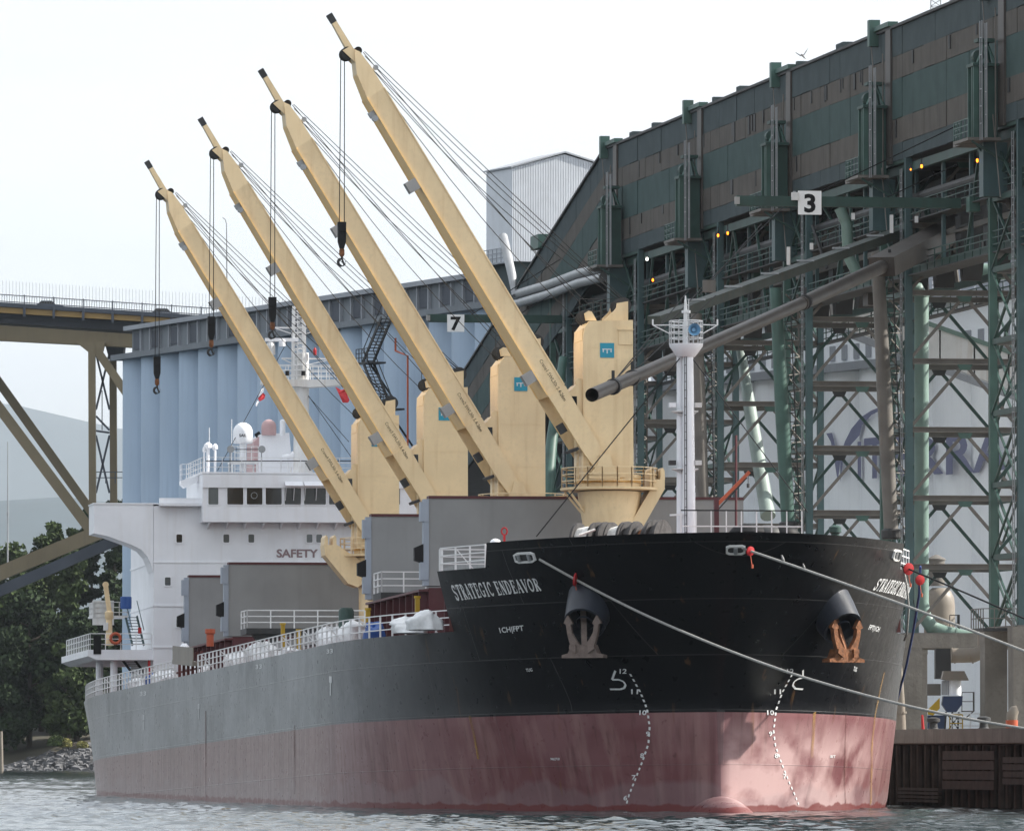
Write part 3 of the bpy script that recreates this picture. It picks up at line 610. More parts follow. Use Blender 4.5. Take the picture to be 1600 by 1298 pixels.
mb = MB(); mb.lathe([(.1, -.25), (.12, .1), (.04, .25)], (156.6, *sp(492, 549, 156.6)), 8); mb.build('signal_lamp', M['red'], RM)
for x in (449, 474):
    mb = MB(); mb.lathe([(.14, -.15), (.14, .15)], (156.2, *sp(x, 583, 156.2)), 10); mb.build('navigation_lamp', M['black'], RM)
for a, b in (((467, 500, 157), (340, 735, 154)), ((479, 614, 157), (560, 730, 151)), ((479, 616, 157), (545, 690, 151))):
    mb = MB(); mb.tube([(a[2], *sp(a[0], a[1], a[2])), (b[2], *sp(b[0], b[1], b[2]))], .022, 5); mb.build('stay_wire', M['wire'], RM)
# poop: boat deck, columns, stairs
zp2 = sp(135, 1015, 153)[1]; zq = sp(135, 1025, 153)[1]
mb = MB(); mb.prism([(14.35, zp2), (14.35, zq), (13.8, zq - .25), (9.9, zq - .25), (9.9, zp2)], 0, 152.3, 170); mb.build('boat_deck', M['white'], A)
for x in (165, 178):
    mb = MB(); t = sp(x, 1050, 153.5)[0]; mb.tube([(153.5 + (178 - x) * .3, t, ZD), (153.5 + (178 - x) * .3, t, zq - .2)], .24, 10); mb.build('pillar', M['white'], A)
mb = MB(); mb.rail([(168, 14.2, zp2), (152.4, 14.2, zp2), (152.4, 10.2, zp2)], 1.05, .05, 1.1); mb.build('railing', M['rail'], A)
mb = MB(); t, z = sp(197, 965, 155); mb.box(154, 157, t, t + 2.3, z, z + .12); mb.rail([(154, t, z), (154, t + 2.2, z), (157, t + 2.2, z)], 1.0, .05, .5); mb.box(154.05, 154.1, t + .9, t + 2.3, z - .5, z + 1.1); mb.build('stair_landing', M['offwhite'], A)
mb = MB(); p = np.array((154.2, *sp(196, 962, 154.2))); q = np.array((153.4, *sp(207, 1008, 153.4))); n = 10
for e in (0, .75): mb.bar(p - (0, e, 0), q - (0, e, 0), .06, .16); mb.bar(p - (0, e, -1), q - (0, e, -1), .04)
for i in range(n): c = p + (q - p) * (i + .5) / n; mb.box(c[0] - .12, c[0] + .12, c[1] - .75, c[1], c[2] - .02, c[2] + .02)
mb.build('stairs', M['bluegreen'], A)
for i, x in enumerate((193.5, 200)):
    mb = MB(); t, z = sp(x, 951, 153.8); mb.lathe([(.22, 0), (.24, .1), (.24, .75), (.2, .8)], (153.8, t, z), 10); o = single('drum', mb, M['blue'], ('blue drum standing nearest the rail on the stair landing by the bridge wing', 'blue drum standing next to the stairs on the landing by the bridge wing')[i], 'drum', S, 'blue drums by the stern stairs')
mb = MB(); t, z = sp(180.5, 997, 152.2); pts = [(152.2, t + .32 * math.cos(a), z + .32 * math.sin(a)) for a in np.linspace(0, 2 * math.pi, 15)]; mb.tube(pts, .1, 8); single('life_ring', mb, M['orange'], 'orange life ring hung on the boat deck rail', 'life ring', S)
# provision crane
pc = thing('provision_crane', 'small cream provision crane standing on the boat deck near the stern', 'crane', S, (153, *sp(170, 1006, 153)))
mb = MB(); t, z = sp(170.5, 1008, 153); z2 = sp(170, 968, 153)[1]; mb.lathe([(.3, 0), (.22, .3), (.2, z2 - z), (.28, z2 - z + .1), (.28, z2 - z + .5), (.15, z2 - z + .6)], (153, t, z), 12); mb.build('post', M['cream'], pc, 'edges')
mb = MB(); mb.bar((153, *sp(171, 957, 153)), (153, *sp(165, 914, 153)), .2, .3); mb.lathe([(.2, -.12), (.2, .12)], (153, *sp(165, 913, 153)), 10, 0); mb.build('jib', M['cream'], pc)
mb = MB(); pb(mb, 163, 972, 169, 984, 152.7, 153.3); mb.build('winch_box', M['offwhite'], pc)
# after deck odds and ends
mb = MB(); mb.bar((152.5, *sp(232, 1026, 152.5)), (152.5, *sp(277, 1026, 152.5)), .18); mb.bar((152.5, *sp(233, 1026, 152.5)), (152.5, *sp(233, 1056, 152.5)), .16)
mb.bar((152.5, *sp(250, 1026, 152.5)), (152.5, *sp(250, 1056, 152.5)), .14); mb.build('fire_pipe', M['red'], SHIP)
mb = MB(); p = np.array((154.5, *sp(191, 1030, 154.5))); q = np.array((154.5, *sp(207, 1052, 154.5)))
for e in (0, .8): mb.bar(p - (0, e, 0), q - (0, e, 0), .06, .16)
for i in range(7): c = p + (q - p) * (i + .5) / 7; mb.box(c[0] - .12, c[0] + .12, c[1] - .8, c[1], c[2] - .02, c[2] + .02)
mb.build('lower_stairs', M['dark'], SHIP)
mb = MB(); mb.box(153, 165, 4, 9.9, ZD, zq - .26); mb.build('lower_house', M['offwhite'], A)
mb = MB(); pb(mb, 216, 980, 221, 989, 151.8, 152); mb.build('fire_box', M['red'], A)
mb = MB(); t, z = sp(152, 1000, 152.3); mb.box(152.25, 152.33, t - .25, t + .25, z - .9, z + .3); mb.build('liferaft', M['black'], A)

# ------------------------------------------------------------------ ship: rails
def deck_rail(s0, s1, z, step, h=1.05, name='railing'):
    ss = list(np.arange(s0, s1, step)) + [s1]; P = [np.array((s, float(hb(s, z)) - .12, z)) for s in ss]
    mb = MB()
    for a, b in zip(P, P[1:]):
        for i in range(3): mb.bar(a + (0, 0, h * (i + 1) / 3), b + (0, 0, h * (i + 1) / 3), .05)
    R = mb.build(name, M['rail'], SHIP, label='white deck edge railing')
    me = MB(); me.bar((0, 0, 0), (0, 0, h), .085, .085, (1, 0, 0)); first = me.build('stanchion', M['rail'], R); ORG[first] = np.zeros(3)
    for i, p in enumerate(P):
        o = first if i == 0 else first.copy()
        if i: COL.objects.link(o); o.parent = R
        o.location = p - ORG[SHIP]
    mb = MB()
    for i in range(2, len(P) - 1, 5): mb.bar(P[i] + (0, -.05, h * .9), P[i] + (0.0, -.9, 0), .05)
    mb.build('rail_stay', M['rail'], R)
deck_rail(12.4, 92, ZD, 1.85); deck_rail(104, 168, ZD, 1.85); deck_rail(7.4, 12.1, ZF, 1.5, 1.1)
mb = MB(); mb.rail([(SFB - .1, float(hb(SFB, ZF)) - .1, ZF), (SFB - .1, 4, ZF)], 1.05, .05, 1.5); mb.build('railing', M['rail'], SHIP)
mb = MB(); a = np.array((7.5, -float(hb(7.5, ZF)) + .12, ZF)); b = np.array((12, -float(hb(12, ZF)) + .12, ZF)); mb.rail([a, b], 1.05, .05, 1.2); mb.build('railing', M['rail'], SHIP)
# gangway stowed at the rail
mb = MB(); a = np.array((92.5, 14.0, ZD + .55)); b = np.array((103, 14.0, ZD + .95)); mb.bar(a, b, .7, .25); mb.bar(a + (0, .3, .5), b + (0, .3, .5), .06, .9); GW = mb.build('gangway', M['tan'], SHIP, label='stowed accommodation ladder at the rail')
for s in np.linspace(92.6, 104, 6):
    mb = MB(); mb.bar((s, 13.8, ZD), (s, 13.8, ZD + 1.3), .16); mb.bar((s, 13.8, ZD + .35), (s + 1.2, 13.8, ZD + .35), .12); mb.build('gangway_davit', M['deck'], SHIP)
mb = MB(); mb.lathe([(.28, 0), (.24, .9), (.3, 1.), (.3, 1.3), (.12, 1.5)], (105, 13.4, ZD + .6), 12); mb.build('ventilator', M['white'], SHIP, 'edges')
mb = MB(); mb.lathe([(.22, 0), (.22, .7), (.3, .75), (.3, 1.0)], (93.5, 13.2, ZD + 1.6), 12); mb.build('ventilator', M['orange'], SHIP, 'edges')

# ------------------------------------------------------------------ ship: hatches
HS = [(13.5, 29.5), (37, 57.5), (65, 85.5), (93, 113), (122, 145.5)]
for i, (a, b) in enumerate(HS):
    cz = 15.5 if i in (2, 3) else 17.2
    mb = MB(); mb.box(a, b, -8.5, 8.5, ZD, cz); CO = mb.build('hatch_coaming', M['maroon'], SHIP)
    mb = MB()
    for s in np.arange(a + .5, b, 2.4): mb.box(s - .06, s + .06, 8.5, 8.95, ZD, cz - .2)
    mb.box(a, b, 8.5, 9.0, cz - .2, cz - .08); mb.build('coaming_stay', M['maroon'], CO)
    if i in (1, 4): continue
    for k in range(4):
        c0 = a + (b - a) * k / 4 + .04; c1 = a + (b - a) * (k + 1) / 4 - .04; mb = MB(); mb.box(c0, c1, -8.9, 8.9, cz + .05, cz + .7); mb.build('closed_hatch_cover', M['hatch'], SHIP)
def standing(s, x0, top, y_lab):
    t = sp(x0, top, s)[0]; z1 = sp(x0, top, s)[1]; z0 = 17.3
    for k, ds in enumerate((0, .85)):
        mb = MB(); mb.box(s + ds, s + ds + .7, -t + .6, t, z0, z1 - .02 - .1 * k)
        H = mb.build('open_hatch_cover', M['hatch'], SHIP, label=y_lab + (', front leaf' if k == 0 else ', rear leaf'))
        if k == 0:
            mb = MB(); mb.box(s - .06, s + .8, -t + .6, t, z1 - .02, z1 + .12); mb.build('top_edge', M['maroon'], H)
            mb = MB(); mb.box(s - .05, s + .5, t + .003, t + .28, z0, z1 - .05); mb.build('side_seal', M['hatchlight'], H)
            for zz, hh in ((z1 - 1.2, 1.0), (z0 + .3, .9)): mb = MB(); mb.box(s - .1, s + .45, t + .03, t + .45, zz, zz + hh); mb.build('hinge_arm', M['hatchlight'], H)
            mb = MB(); zc = (z0 + z1) / 2 - .6; mb.prism([(t + .29, zc - .5), (t + .75, zc - .35), (t + .75, zc + .3), (t + .29, zc + .5)], 0, s - .05, s + .35); mb.build('wheel_guard', M['black'], H)
standing(37, 670, 778, 'raised grey hatch cover behind the foremost crane')
standing(59 - 1.6, 580, 806, 'raised grey hatch cover left of the widest one')
standing(124, 357, 881, 'raised grey hatch cover in front of the slogan')
standing(146, 295, 901, 'raised grey hatch cover nearest the accommodation block')

# ------------------------------------------------------------------ ship: platforms beside cranes
def cross_platform(s, x0, x1, ydeck, yr):
    t0, z = sp(x0, ydeck, s); t1 = sp(x1, ydeck, s)[0]; hr = sp(x0, yr, s)[1] - z
    mb = MB(); mb.box(s, s + 3, t1, t0, z - .35, z); PF = mb.build('cross_deck_platform', M['dark'], SHIP)
    mb = MB(); mb.rail([(s + 3, t0 - .05, z), (s + .05, t0 - .05, z), (s + .05, t1, z)], hr, .06, 1.35, 3, .07); mb.build('railing', M['rail'], PF)
    for t in (t0 - .9, t0 - 1.7):
        mb = MB(); mb.tube([(s + .6, t, ZD), (s + .6, t, z - .35)], .24, 10); mb.prism([(t - .5, z - .352), (t + .5, z - .352), (t + .2, z - .8), (t - .2, z - .8)], 0, s + .3, s + .9); mb.build('column', M['dark'], PF)
cross_platform(112.5, 385, 570, 981, 953); cross_platform(52.5, 595, 700, 925, 893)

# ------------------------------------------------------------------ ship: cargo cranes
CX, CY = 33.0, -.2
def make_crane():
    mb = MB(); lc = lambda px, py, s: np.array((s - CX, sp(px, py, s)[0] - CY, sp(px, py, s)[1]))
    yl = lc(911, 520, 31.5)[1]; yr = lc(989, 520, 31.5)[1]; zt = lc(940, 501, 31.5)[2]
    # crane house: tall box with chamfered starboard shoulder
    mb.prism([(yr, 22.5), (yr, zt + .05), (yl - .35, zt - .02), (yl - .12, zt - .32), (yl - .02, zt - .75), (yl, zt - 1.0), (yl, 22.5)], 0, -1.5, 1.5)
    mb.prism([(yl - .12, zt - .34), (yl, zt - .42), (yl + .02, zt - .98), (yl - .02, zt - 1.0)], 0, -1.3, 1.3)
    for zz in (24.6, 26.9, 29.2): mb.box(-1.512, -1.4, yr + .01, yl - .01, zz, zz + .04)
    # pedestal
    c = (0, -.03, 0)
    mb.lathe([(1.22, ZD), (1.25, 19.3), (1.32, 20.0), (1.58, 21.5), (1.62, 21.75), (1.62, 21.95)], c, 36); mb.lathe([(1.62, 22.15), (1.62, 22.35), (1.52, 22.4), (1.52, 22.6), (1.62, 22.62), (1.62, 22.8)], c, 36)
    o = mb.build('deck_crane', M['cream'], None, smooth='edges'); ORG[o] = np.zeros(3)
    mb = MB(); mb.lathe([(1.55, 22.4), (1.565, 22.41), (1.565, 22.59), (1.55, 22.6)], c, 60)
    for k in range(72): a = k * math.pi / 36; mb.box(1.6 * math.cos(a) - .02, 1.6 * math.cos(a) + .02, c[1] + 1.6 * math.sin(a) - .02, c[1] + 1.6 * math.sin(a) + .02, 22.4, 22.58)
    mb.build('slewing_ring', M['cream2'], o)
    mb = MB(); mb.lathe([(1.5, 22.0), (2.5, 22.02), (2.52, 22.14), (1.5, 22.14)], c, 40)
    for a in (1.2, 1.9, -1.2, -1.9):
        e = np.array((math.cos(a), math.sin(a), 0)); mb.bar(e * 1.2 + (0, c[1], 20.6), e * 2.35 + (0, c[1], 21.99), .1)
    mb.build('service_platform', M['cream'], o)
    mb = MB(); R = 2.45; pts = [(R * math.cos(a), c[1] + R * math.sin(a), 22.14) for a in np.linspace(0, 2 * math.pi, 21)]; mb.rail(pts, 1.0, .045, 1.4, 3, .055); mb.build('platform_railing', M['cream'], o)
    # top works: rope sheaves and brackets
    f = lambda px, py: lc(px, py, 31.6)[1:]
    for x_ in (-1.1, .9):
        mb = MB(); mb.prism([f(945, 500), f(961, 485), f(965, 480), f(966, 473), (f(983, 470)), f(983, 500)], 0, x_, x_ + .2); mb.build('sheave_bracket', M['cream'], o)
        mb = MB(); mb.prism([f(917, 500), f(915, 489), f(921, 485), f(926, 486), f(934, 500)], 0, x_, x_ + .2); mb.build('sheave_bracket', M['cream'], o)
    for (px, py), r in (((977, 476), .42), ((921, 493), .36)):
        y, z = f(px, py)
        for x_ in (-.75, 0, .75):
            mb = MB(); mb.lathe([(r, -.07), (r * .86, 0), (r, .07)], (x_, y, z), 20, 0); mb.build('rope_sheave', M['dark'], o)
    mb = MB(); a_, b_ = f(919, 486), f(983, 486); mb.rail([(1.3, a_[0], zt), (1.3, b_[0], zt)], 1.3, .035, .7, 2); mb.bar((0, *f(946, 470)), (0, *f(946, 500)), .07); mb.bar((0, *f(925, 470)), (0, *f(968, 470)), .05); mb.build('top_railing', M['dark'], o)
    a_ = f(966, 516); b_ = f(988, 539); mb = MB(); mb.box(-1.56, -1.5, b_[0], a_[0], b_[1], a_[1]); mb.box(-1.62, -1.5, b_[0] - .02, a_[0] + .05, a_[1], a_[1] + .06); mb.build('vent_hatch', M['cream'], o)
    a_ = f(937, 536); b_ = f(959, 559); mb = MB(); mb.box(-1.535, -1.5, b_[0], a_[0], b_[1], a_[1]); PL = mb.build('maker_plaque', M['teal'], o)
    mb = MB(); cy, cz = (a_[0] + b_[0]) / 2, (a_[1] + b_[1]) / 2
    for dy in (-.2, 0, .2): mb.box(-1.545, -1.536, cy + dy - .03, cy + dy + .03, cz - .1 - .06 * (dy == 0), cz + .03)
    mb.box(-1.545, -1.536, cy - .25, cy + .25, cz + .03, cz + .08); mb.build('emblem', M['letter'], PL)
    # operator cab on the starboard face
    mb = MB(); z0 = f(905, 665)[1]; z1 = f(905, 600)[1]; mb.prism([(yl, z0 + .2), (yl + .85, z0 + .5), (yl + .85, z1 - .55), (yl + .3, z1), (yl, z1)], 0, -1.35, .6); mb.lathe([(.2, -.1), (.2, .1)], (-1.2, yl + .15, z1 + .1), 12, 0); CB = mb.build('cab', M['cream'], o)
    for zz in (z0 + .75, ):
        mb = MB(); mb.box(-1.37, -1.34, yl + .3, yl + .78, zz, z1 - .62); mb.box(-1.2, .4, yl + .84, yl + .87, zz, z1 - .7); mb.build('window', M['glass'], CB)
    mb = MB(); mb.ladder((-1.56, yl - .12, 22.9), (-1.56, yl - .12, 24.2), .3, (0, 1, 0)); mb.ladder((-.4, yl + .12, 22.4), (-.4, yl + .12, z0), .4, (1, 0, 0), .33, .05); mb.build('ladder', M['cream'], o)
    mb = MB(); mb.ladder((0.2, 1.2, ZD), (0.2, 1.2, 22), .4, (1, 0, 0), .33, .05); mb.build('pedestal_ladder', M['cream'], o)
    # jib
    H = lc(943, 733, 31.35)[1:]; T = lc(510, 25, 33)[1:]; dv = T - H; LJ = float(np.linalg.norm(dv)); d = dv / LJ; nn = np.array((-d[1], d[0]))
    P = lambda a, n, x: (x, *(H + a * d + n * nn))
    def beam(mb, secs):
        vs = [P(a, n, x) for a, n0, n1, w0, w1 in secs for n, x in ((n0, w0), (n0, w1), (n1, w1), (n1, w0))]; N = len(secs)
        mb.add(vs, [(3, 2, 1, 0), (4*N-4, 4*N-3, 4*N-2, 4*N-1)] + [(4*i+j, 4*i+(j+1)%4, 4*i+4+(j+1)%4, 4*i+4+j) for i in range(N-1) for j in range(4)])
    NL, NH = -.52, .50
    mb = MB(); beam(mb, [(4.6, NL, NH, -1.62, 1.62), (8, NL, NH, -1.4, 1.4), (22.3, NL, NH, -.95, .95), (23.6, NL + .20, NH, -.8, .8), (24.5, NL + .62, NH - .08, -.68, .68), (24.75, NL + .8, NH - .25, -.6, .6)])
    for s_ in (-1, 1): x0, x1 = sorted((1.60 * s_, 1.76 * s_)); beam(mb, [(-.35, -.3, .3, x0, x1), (1.2, -.46, .46, x0, x1), (4.62, NL, NH, x0, x1)]) 
    for a_ in np.arange(7.2, 22, 2.9):
        w_ = float(np.interp(a_, [4.6, 8, 22.3], [1.62, 1.4, .95])); beam(mb, [(a_, NL + .03, NH - .03, -w_ - .012, -w_ + .05), (a_ + .035, NL + .03, NH - .03, -w_ - .012, -w_ + .05)])
    # flange edges
    for n_ in (NL, NH):
        for s_ in (-1, 1): beam(mb, [(4.7, n_ - .03, n_ + .03, 1.6*s_, 1.68*s_), (8, n_ - .03, n_ + .03, 1.38*s_, 1.46*s_), (22.3, n_ - .03, n_ + .03, .93*s_, 1.0*s_)])
    mb.m = [1 if (f_ and all(abs((np.array(mb.v[v_][1:]) - H) @ nn - NL) < .25 for v_ in f_)) else 0 for f_ in mb.f]; J = mb.build('jib', [M['cream'], M['cream2']], o)  # underside faces take the painted bounce tint
    mb = MB(); beam(mb, [(24.2, -.06, .30, -.28, .28), (LJ - .5, .02, .28, -.22, .22)]); mb.build('jib_extension', M['cream'], o)
    mb = MB(); beam(mb, [(LJ - .49, .01, .29, -.23, .23), (LJ, .0, .29, -.23, .23)]); mb.build('jib_tip', M['dark'], o)
    for x_ in (-.62, .55):
        mb = MB(); beam(mb, [(24.2, NL + .45, NH - .2, x_, x_ + .07), (25.0, -.3, .22, x_, x_ + .07)]); mb.build('cheek_plate', M['cream'], o)
    for x_ in (-.4, .4):
        mb = MB(); q = P(24.75, -.12, x_); mb.lathe([(.34, -.06), (.27, 0), (.34, .06)], q, 20, 0); mb.build('jib_sheave', M['dark'], o)
        mb = MB(); q = P(24.6, .42, x_ * .8); mb.lathe([(.2, -.12), (.15, 0), (.2, .12)], q, 16, 0); mb.build('jib_sheave', M['black'], o)
    for a_, nm in ((17.3, 'work_lamp_board'), (5.9, 'work_lamp_board')):
        w = np.interp(a_, [4.6, 8, 22.3], [1.62, 1.4, .95]); mb = MB(); beam(mb, [(a_ - .3, NL - .62, NL - .02, -w - .04, -w + .7), (a_ + .3, NL - .62, NL - .02, -w - .04, -w + .7)]); mb.build(nm, M['board'], o)
    mb = MB(); beam(mb, [(21.3, NL - .35, NL + .1, -.8, -.5), (21.6, NL - .35, NL + .1, -.8, -.5)]); mb.lathe([(.16, -.15), (.16, .15)], P(21.2, NL - .2, -.9), 10, 0); mb.lathe([(.14, -.12), (.14, .12)], P(23.4, NH + .2, -.6), 10, 0); mb.build('jib_lamp', M['galv'], o)
    mb = MB(); beam(mb, [(2.6, NL - .35, NL - .02, -1.5, -.9), (3.1, NL - .35, NL - .02, -1.5, -.9)]); beam(mb, [(1.5, NL - .2, NL, -1.6, 1.6), (1.65, NL - .2, NL, -1.6, 1.6)]); mb.build('jib_fitting', M['dark'], o)
    mb = MB(); yy, zz = P(0, 0, 0)[1:]
    for s_ in (-1, 1): x0, x1 = sorted((1.78 * s_, 1.95 * s_)); mb.prism([(yy - .8, 22.7), (yy - .42, zz + .2), (yy - .3, zz + .75), (yy + .2, zz + .75), (yy + .35, zz + .2), (yy + .8, 22.7)], 0, x0, x1)
    mb.box(-1.95, 1.95, yy - .8, yy + .8, 22.55, 22.72); mb.build('heel_bracket', M['cream'], o)
    # wire ropes
    wires = []
    yA, zA = f(977, 470); yB, zB = f(921, 487)
    for i, x_ in enumerate((-.8, -.3, .25, .7)): wires.append(((x_, yA - .1 * i, zA + .15 - .05 * i), P((24.4, 23.2, 24.2, 22.6)[i], NH + .16, x_ * .6), (.1, 1.3, .5, 2.2)[i]))
    for i, x_ in enumerate((-.6, .0, .5)): wires.append(((x_, yB + (yA - yB) * (0, .3, .1)[i], zB + .1 - .9 * (i == 2)), P((24.4, 23.6, 22.4)[i], NH + .1, x_ * .6), (.4, 1.0, 1.8)[i]))
    for p, q, sag in wires:
        p, q = np.array(p), np.array(q); mb = MB(); mb.tube([p + (q - p) * t - (0, 0, sag * 4 * t * (1 - t) * .35) for t in np.linspace(0, 1, 7)], .021, 5); mb.build('luffing_wire', M['wire'], o)
    return o, P
CR0, JP = make_crane()
LAB = ['foremost cargo crane, its house crowned with sheave brackets', 'second cargo crane from the bow', 'third cargo crane from the bow', 'aftmost cargo crane, nearest the accommodation block']
DROP = [8.5, 10.3, 9.4, 9.9]
for i in range(4):
    o = CR0 if i == 0 else dup(CR0, SHIP)
    o.parent = SHIP; o.location = (CX + 28.65 * i, CY, 0); o['label'] = LAB[i]
for i, o in enumerate([c for c in SHIP.children if c.name.startswith('deck_crane')]):
    ORG[o] = np.zeros(3); y, z = JP(24.75, -.42, 0)[1:]
    top = z - DROP[i]
    for dx in (-.22, .22):
        mb = MB(); mb.tube([(dx, y - .05 + dx * .3, z), (dx * .6, y + dx * .5, top)], .025, 5); mb.build('hoist_wire', M['wire'], o)
    mb = MB(); mb.prism([(y - .21, top + .1), (y + .21, top + .1), (y + .2, top - .9), (y + .1, top - 1.25), (y - .1, top - 1.25), (y - .2, top - .9)], 0, -.16, .16); mb.lathe([(.2, -.22), (.2, .22)], (0, y, top - .2), 12, 0); mb.build('hook_block', M['black'], o)
    mb = MB(); mb.lathe([(.1, 0), (.14, -.12), (.14, -.35), (.07, -.45)], (0, y, top - 1.22), 10); mb.build('hook_swivel', M['rust'], o)
    mb = MB(); zc = top - 1.95
    mb.tube([(0, y, zc + .35)] + [(0, y + .19 * math.cos(a), zc + .19 * math.sin(a)) for a in np.linspace(math.pi / 2, -math.pi * .9, 12)], [.06] * 3 + [.075] * 6 + [.03] * 4, 8); mb.tube([(0, y, zc + .2), (0, y - .12, zc - .12), (0, y - .2, zc + .06)], [.05, .06, .02], 8); mb.build('hook', M['dark'], o)
    mb = MB(); v, fc = text2d('Crane%d SWL30t 5.4-26m' % (i + 1), .25, .0, .95)
    wd = lambda a: np.interp(a, [0, 4.6, 8], [1.77, 1.77, 1.5]); mb.add([(lambda a, n: JP(a, n, -float(wd(a)) - .02))(6.4 - p[0], .02 + p[1]) for p in v], fc); mb.build('jib_lettering', M['black'], o)
    if i in (0, 3):                                 # jib rest on the pedestal side
        e = -1 if i == 0 else 1
        q = lambda px, py: (sp(px, py, CX)[0] - CY, sp(px, py, CX)[1])
        L = [q(974, 832), q(990, 803), q(1011, 768), q(1012, 750), q(1034, 750), q(1034, 765), q(996, 832)]
        if i == 3: L = [(sp(px, py, CX + 85.95)[0] - CY, sp(px, py, CX + 85.95)[1]) for px, py in ((556, 918), (575, 905), (575, 886), (524, 852), (503, 852), (505, 868), (541, 912))]
        mb = MB(); mb.prism(L, 0, -.9, .9)
        yc = sum(p[0] for p in L[3:5]) / 2; zc = L[3][1]
        for s_ in (-.26, .26): mb.prism([(yc + s_ - .12, zc), (yc + s_ + .12, zc), (yc + s_ + .1, zc + .45), (yc + s_, zc + .6), (yc + s_ - .1, zc + .45)], 0, -.9, .9)
        mb.build('jib_rest', M['cream'], o)

# ------------------------------------------------------------------ wharf and yard
WZ = 3.78
mb = MB(); mb.box(-120, 400, -420, -45.02, -3, WZ - .02); v = [tuple(D.wor(p)) for p in mb.v]; mb.v = v; tag(mb.build('ground', M['concrete']), kind='structure')
wh = thing('wharf', 'concrete wharf with dark timber fendered face right of the bow', 'wharf', D, (40, -18, 0))
mb = MB(); mb.box(-120, 400, -45, -18, WZ - .55, WZ); mb.box(-120, 400, -18.02, -17.7, WZ - .5, WZ + .22); mb.build('deck_slab', M['concrete'], wh)
mb = MB(); mb.box(-120, 400, -45, -18.6, -3, WZ - .56); mb.build('quay_wall', M['wharf'], wh)
PX0 = None
for i in range(34):
    u = 0 + i * 1.75 + random.uniform(-.15, .15); mb = MB(); r = .24; lean = random.uniform(-.08, .08)
    mb.tube([(u + lean, -18.22, -2), (u, -18.2, WZ - .6)], [r, r * .95], 8); mb.build('fender_pile', M['timber'], wh)
for i, (a, b, c, d) in enumerate(((21, 33, .9, 2.9), (34, 44, .2, 1.0), (12, 19, 1.2, 2.6), (5, 11, .6, 1.7))):
    mb = MB()
    for k in range(4): z = c + (d - c) * k / 4; mb.box(a, b, -17.95, -17.75 - .02 * (k % 2), z + .03, z + (d - c) / 4 - .03)
    mb.build('fender_board', M['fender'] if i == 0 else M['timber'], wh)
for u in (16, 27, 39):
    mb = MB(); c = (u, -18.6, WZ); mb.lathe([(.3, .22), (.22, .3), (.2, .55), (.34, .62), (.34, .78), (.1, .85)], c, 14); single('bollard', mb, M['dark'], {16: 'dark mooring bollard at the wharf edge nearest the right border', 27: 'dark mooring bollard at the wharf edge below the blue machine', 39: 'dark mooring bollard at the wharf edge closest to the hull'}[u], 'bollard', D, 'bollards on the wharf edge', 'edges')

# ------------------------------------------------------------------ trestle towers under the gallery
UK = [55.9 + 29.2 * k for k in range(-1, 6)]; VW = 6.6; DU = 7.0; LV = [9.6, 13.5, 17.45, 21.4, 25.35, 29.3, 33.2, 37.05]
def make_tower():
    t = thing('trestle_tower', 'x', 'tower', D, (0, 0, 0)); Y0, Y1 = -27.15, -27.15 - VW
    C4 = [(0, Y0), (0, Y1), (DU, Y0), (DU, Y1)]
    for (u, y), m, w in zip(C4, ('bluegreen', 'bluegreen', 'green2', 'green'), (.40, .40, .42, .5)):
        mb = MB(); mb.box(u - w / 2, u - w / 2 + .05, y - w / 2, y + w / 2, LV[0], 37.1); mb.box(u + w / 2 - .05, u + w / 2, y - w / 2, y + w / 2, LV[0], 37.1); mb.box(u - w / 2 + .05, u + w / 2 - .05, y - .04, y + .04, LV[0], 37.1)
        mb.box(u - w / 2 + .06, u + w / 2 - .06, y + w / 2 - .06, y + w / 2 - .02, LV[0], 37.1); mb.build('column', M[m], t)
    for i, z in enumerate(LV[1:]):
        zb = LV[i]
        for u in (0, DU):
            mb = MB(); mb.box(u - .16, u + .16, Y1 + .22, Y0 - .22, z - .16, z - .11); mb.box(u - .16, u + .16, Y1 + .22, Y0 - .22, z + .11, z + .16); mb.box(u - .04, u + .04, Y1 + .22, Y0 - .22, z - .11, z + .11); mb.build('cross_beam', M['dusty'], t)
            ym = (Y0 + Y1) / 2
            for s, ye in ((1, Y0 - .2), (-1, Y1 + .2)):
                mb = MB(); mb.bar((u, ym + s * .12, z - .3), (u, ye, zb + .25), .2, .17); mb.build('brace', M['dusty' if u == 0 else 'green'], t)
            mb = MB(); mb.prism([(ym - .45, z - .17), (ym + .45, z - .17), (ym + .3, z - .5), (ym - .3, z - .5)], 0, u - .13, u - .09); mb.build('gusset_plate', M['green2' if u == 0 else 'dark'], t)
        for y in (Y0, Y1):
            mb = MB(); mb.box(.22, DU - .22, y - .1, y + .1, z - .15, z + .15); mb.build('side_beam', M['green'], t)
            mb = MB(); a, b = ((.2, zb), (DU - .2, z)) if i % 2 else ((.2, z), (DU - .2, zb)); mb.bar((a[0], y, a[1]), (b[0], y, b[1]), .14, .12); mb.bar((a[0], y + .1, b[1]), (b[0], y + .1, a[1]), .11, .10); mb.build('brace', M['green'], t)
    # concrete portal the steel stands on
    for u, y in C4:
        mb = MB(); mb.box(u - .65, u + .65, y - .62, y + .62, WZ, LV[0] - .8); mb.build('concrete_pier', M['concrete'], t)
    for u in (0, DU): mb = MB(); mb.box(u - .66, u + .66, Y1 - .65, Y0 + .65, LV[0] - .8, LV[0]); mb.build('concrete_beam', M['concrete'], t)
    mb = MB(); mb.box(-.3, DU + .3, Y1 - .3, Y0 + .3, LV[0] - .1, LV[0] + .08); mb.build('base_plate', M['dusty'], t)
    # caged ladder on the outer face
    mb = MB(); mb.ladder((.6, Y0 + .3, LV[0]), (.6, Y0 + .3, 36.5), .45, (1, 0, 0), .4, .05); mb.build('ladder', M['galv'], t)
    return t
TW = make_tower()
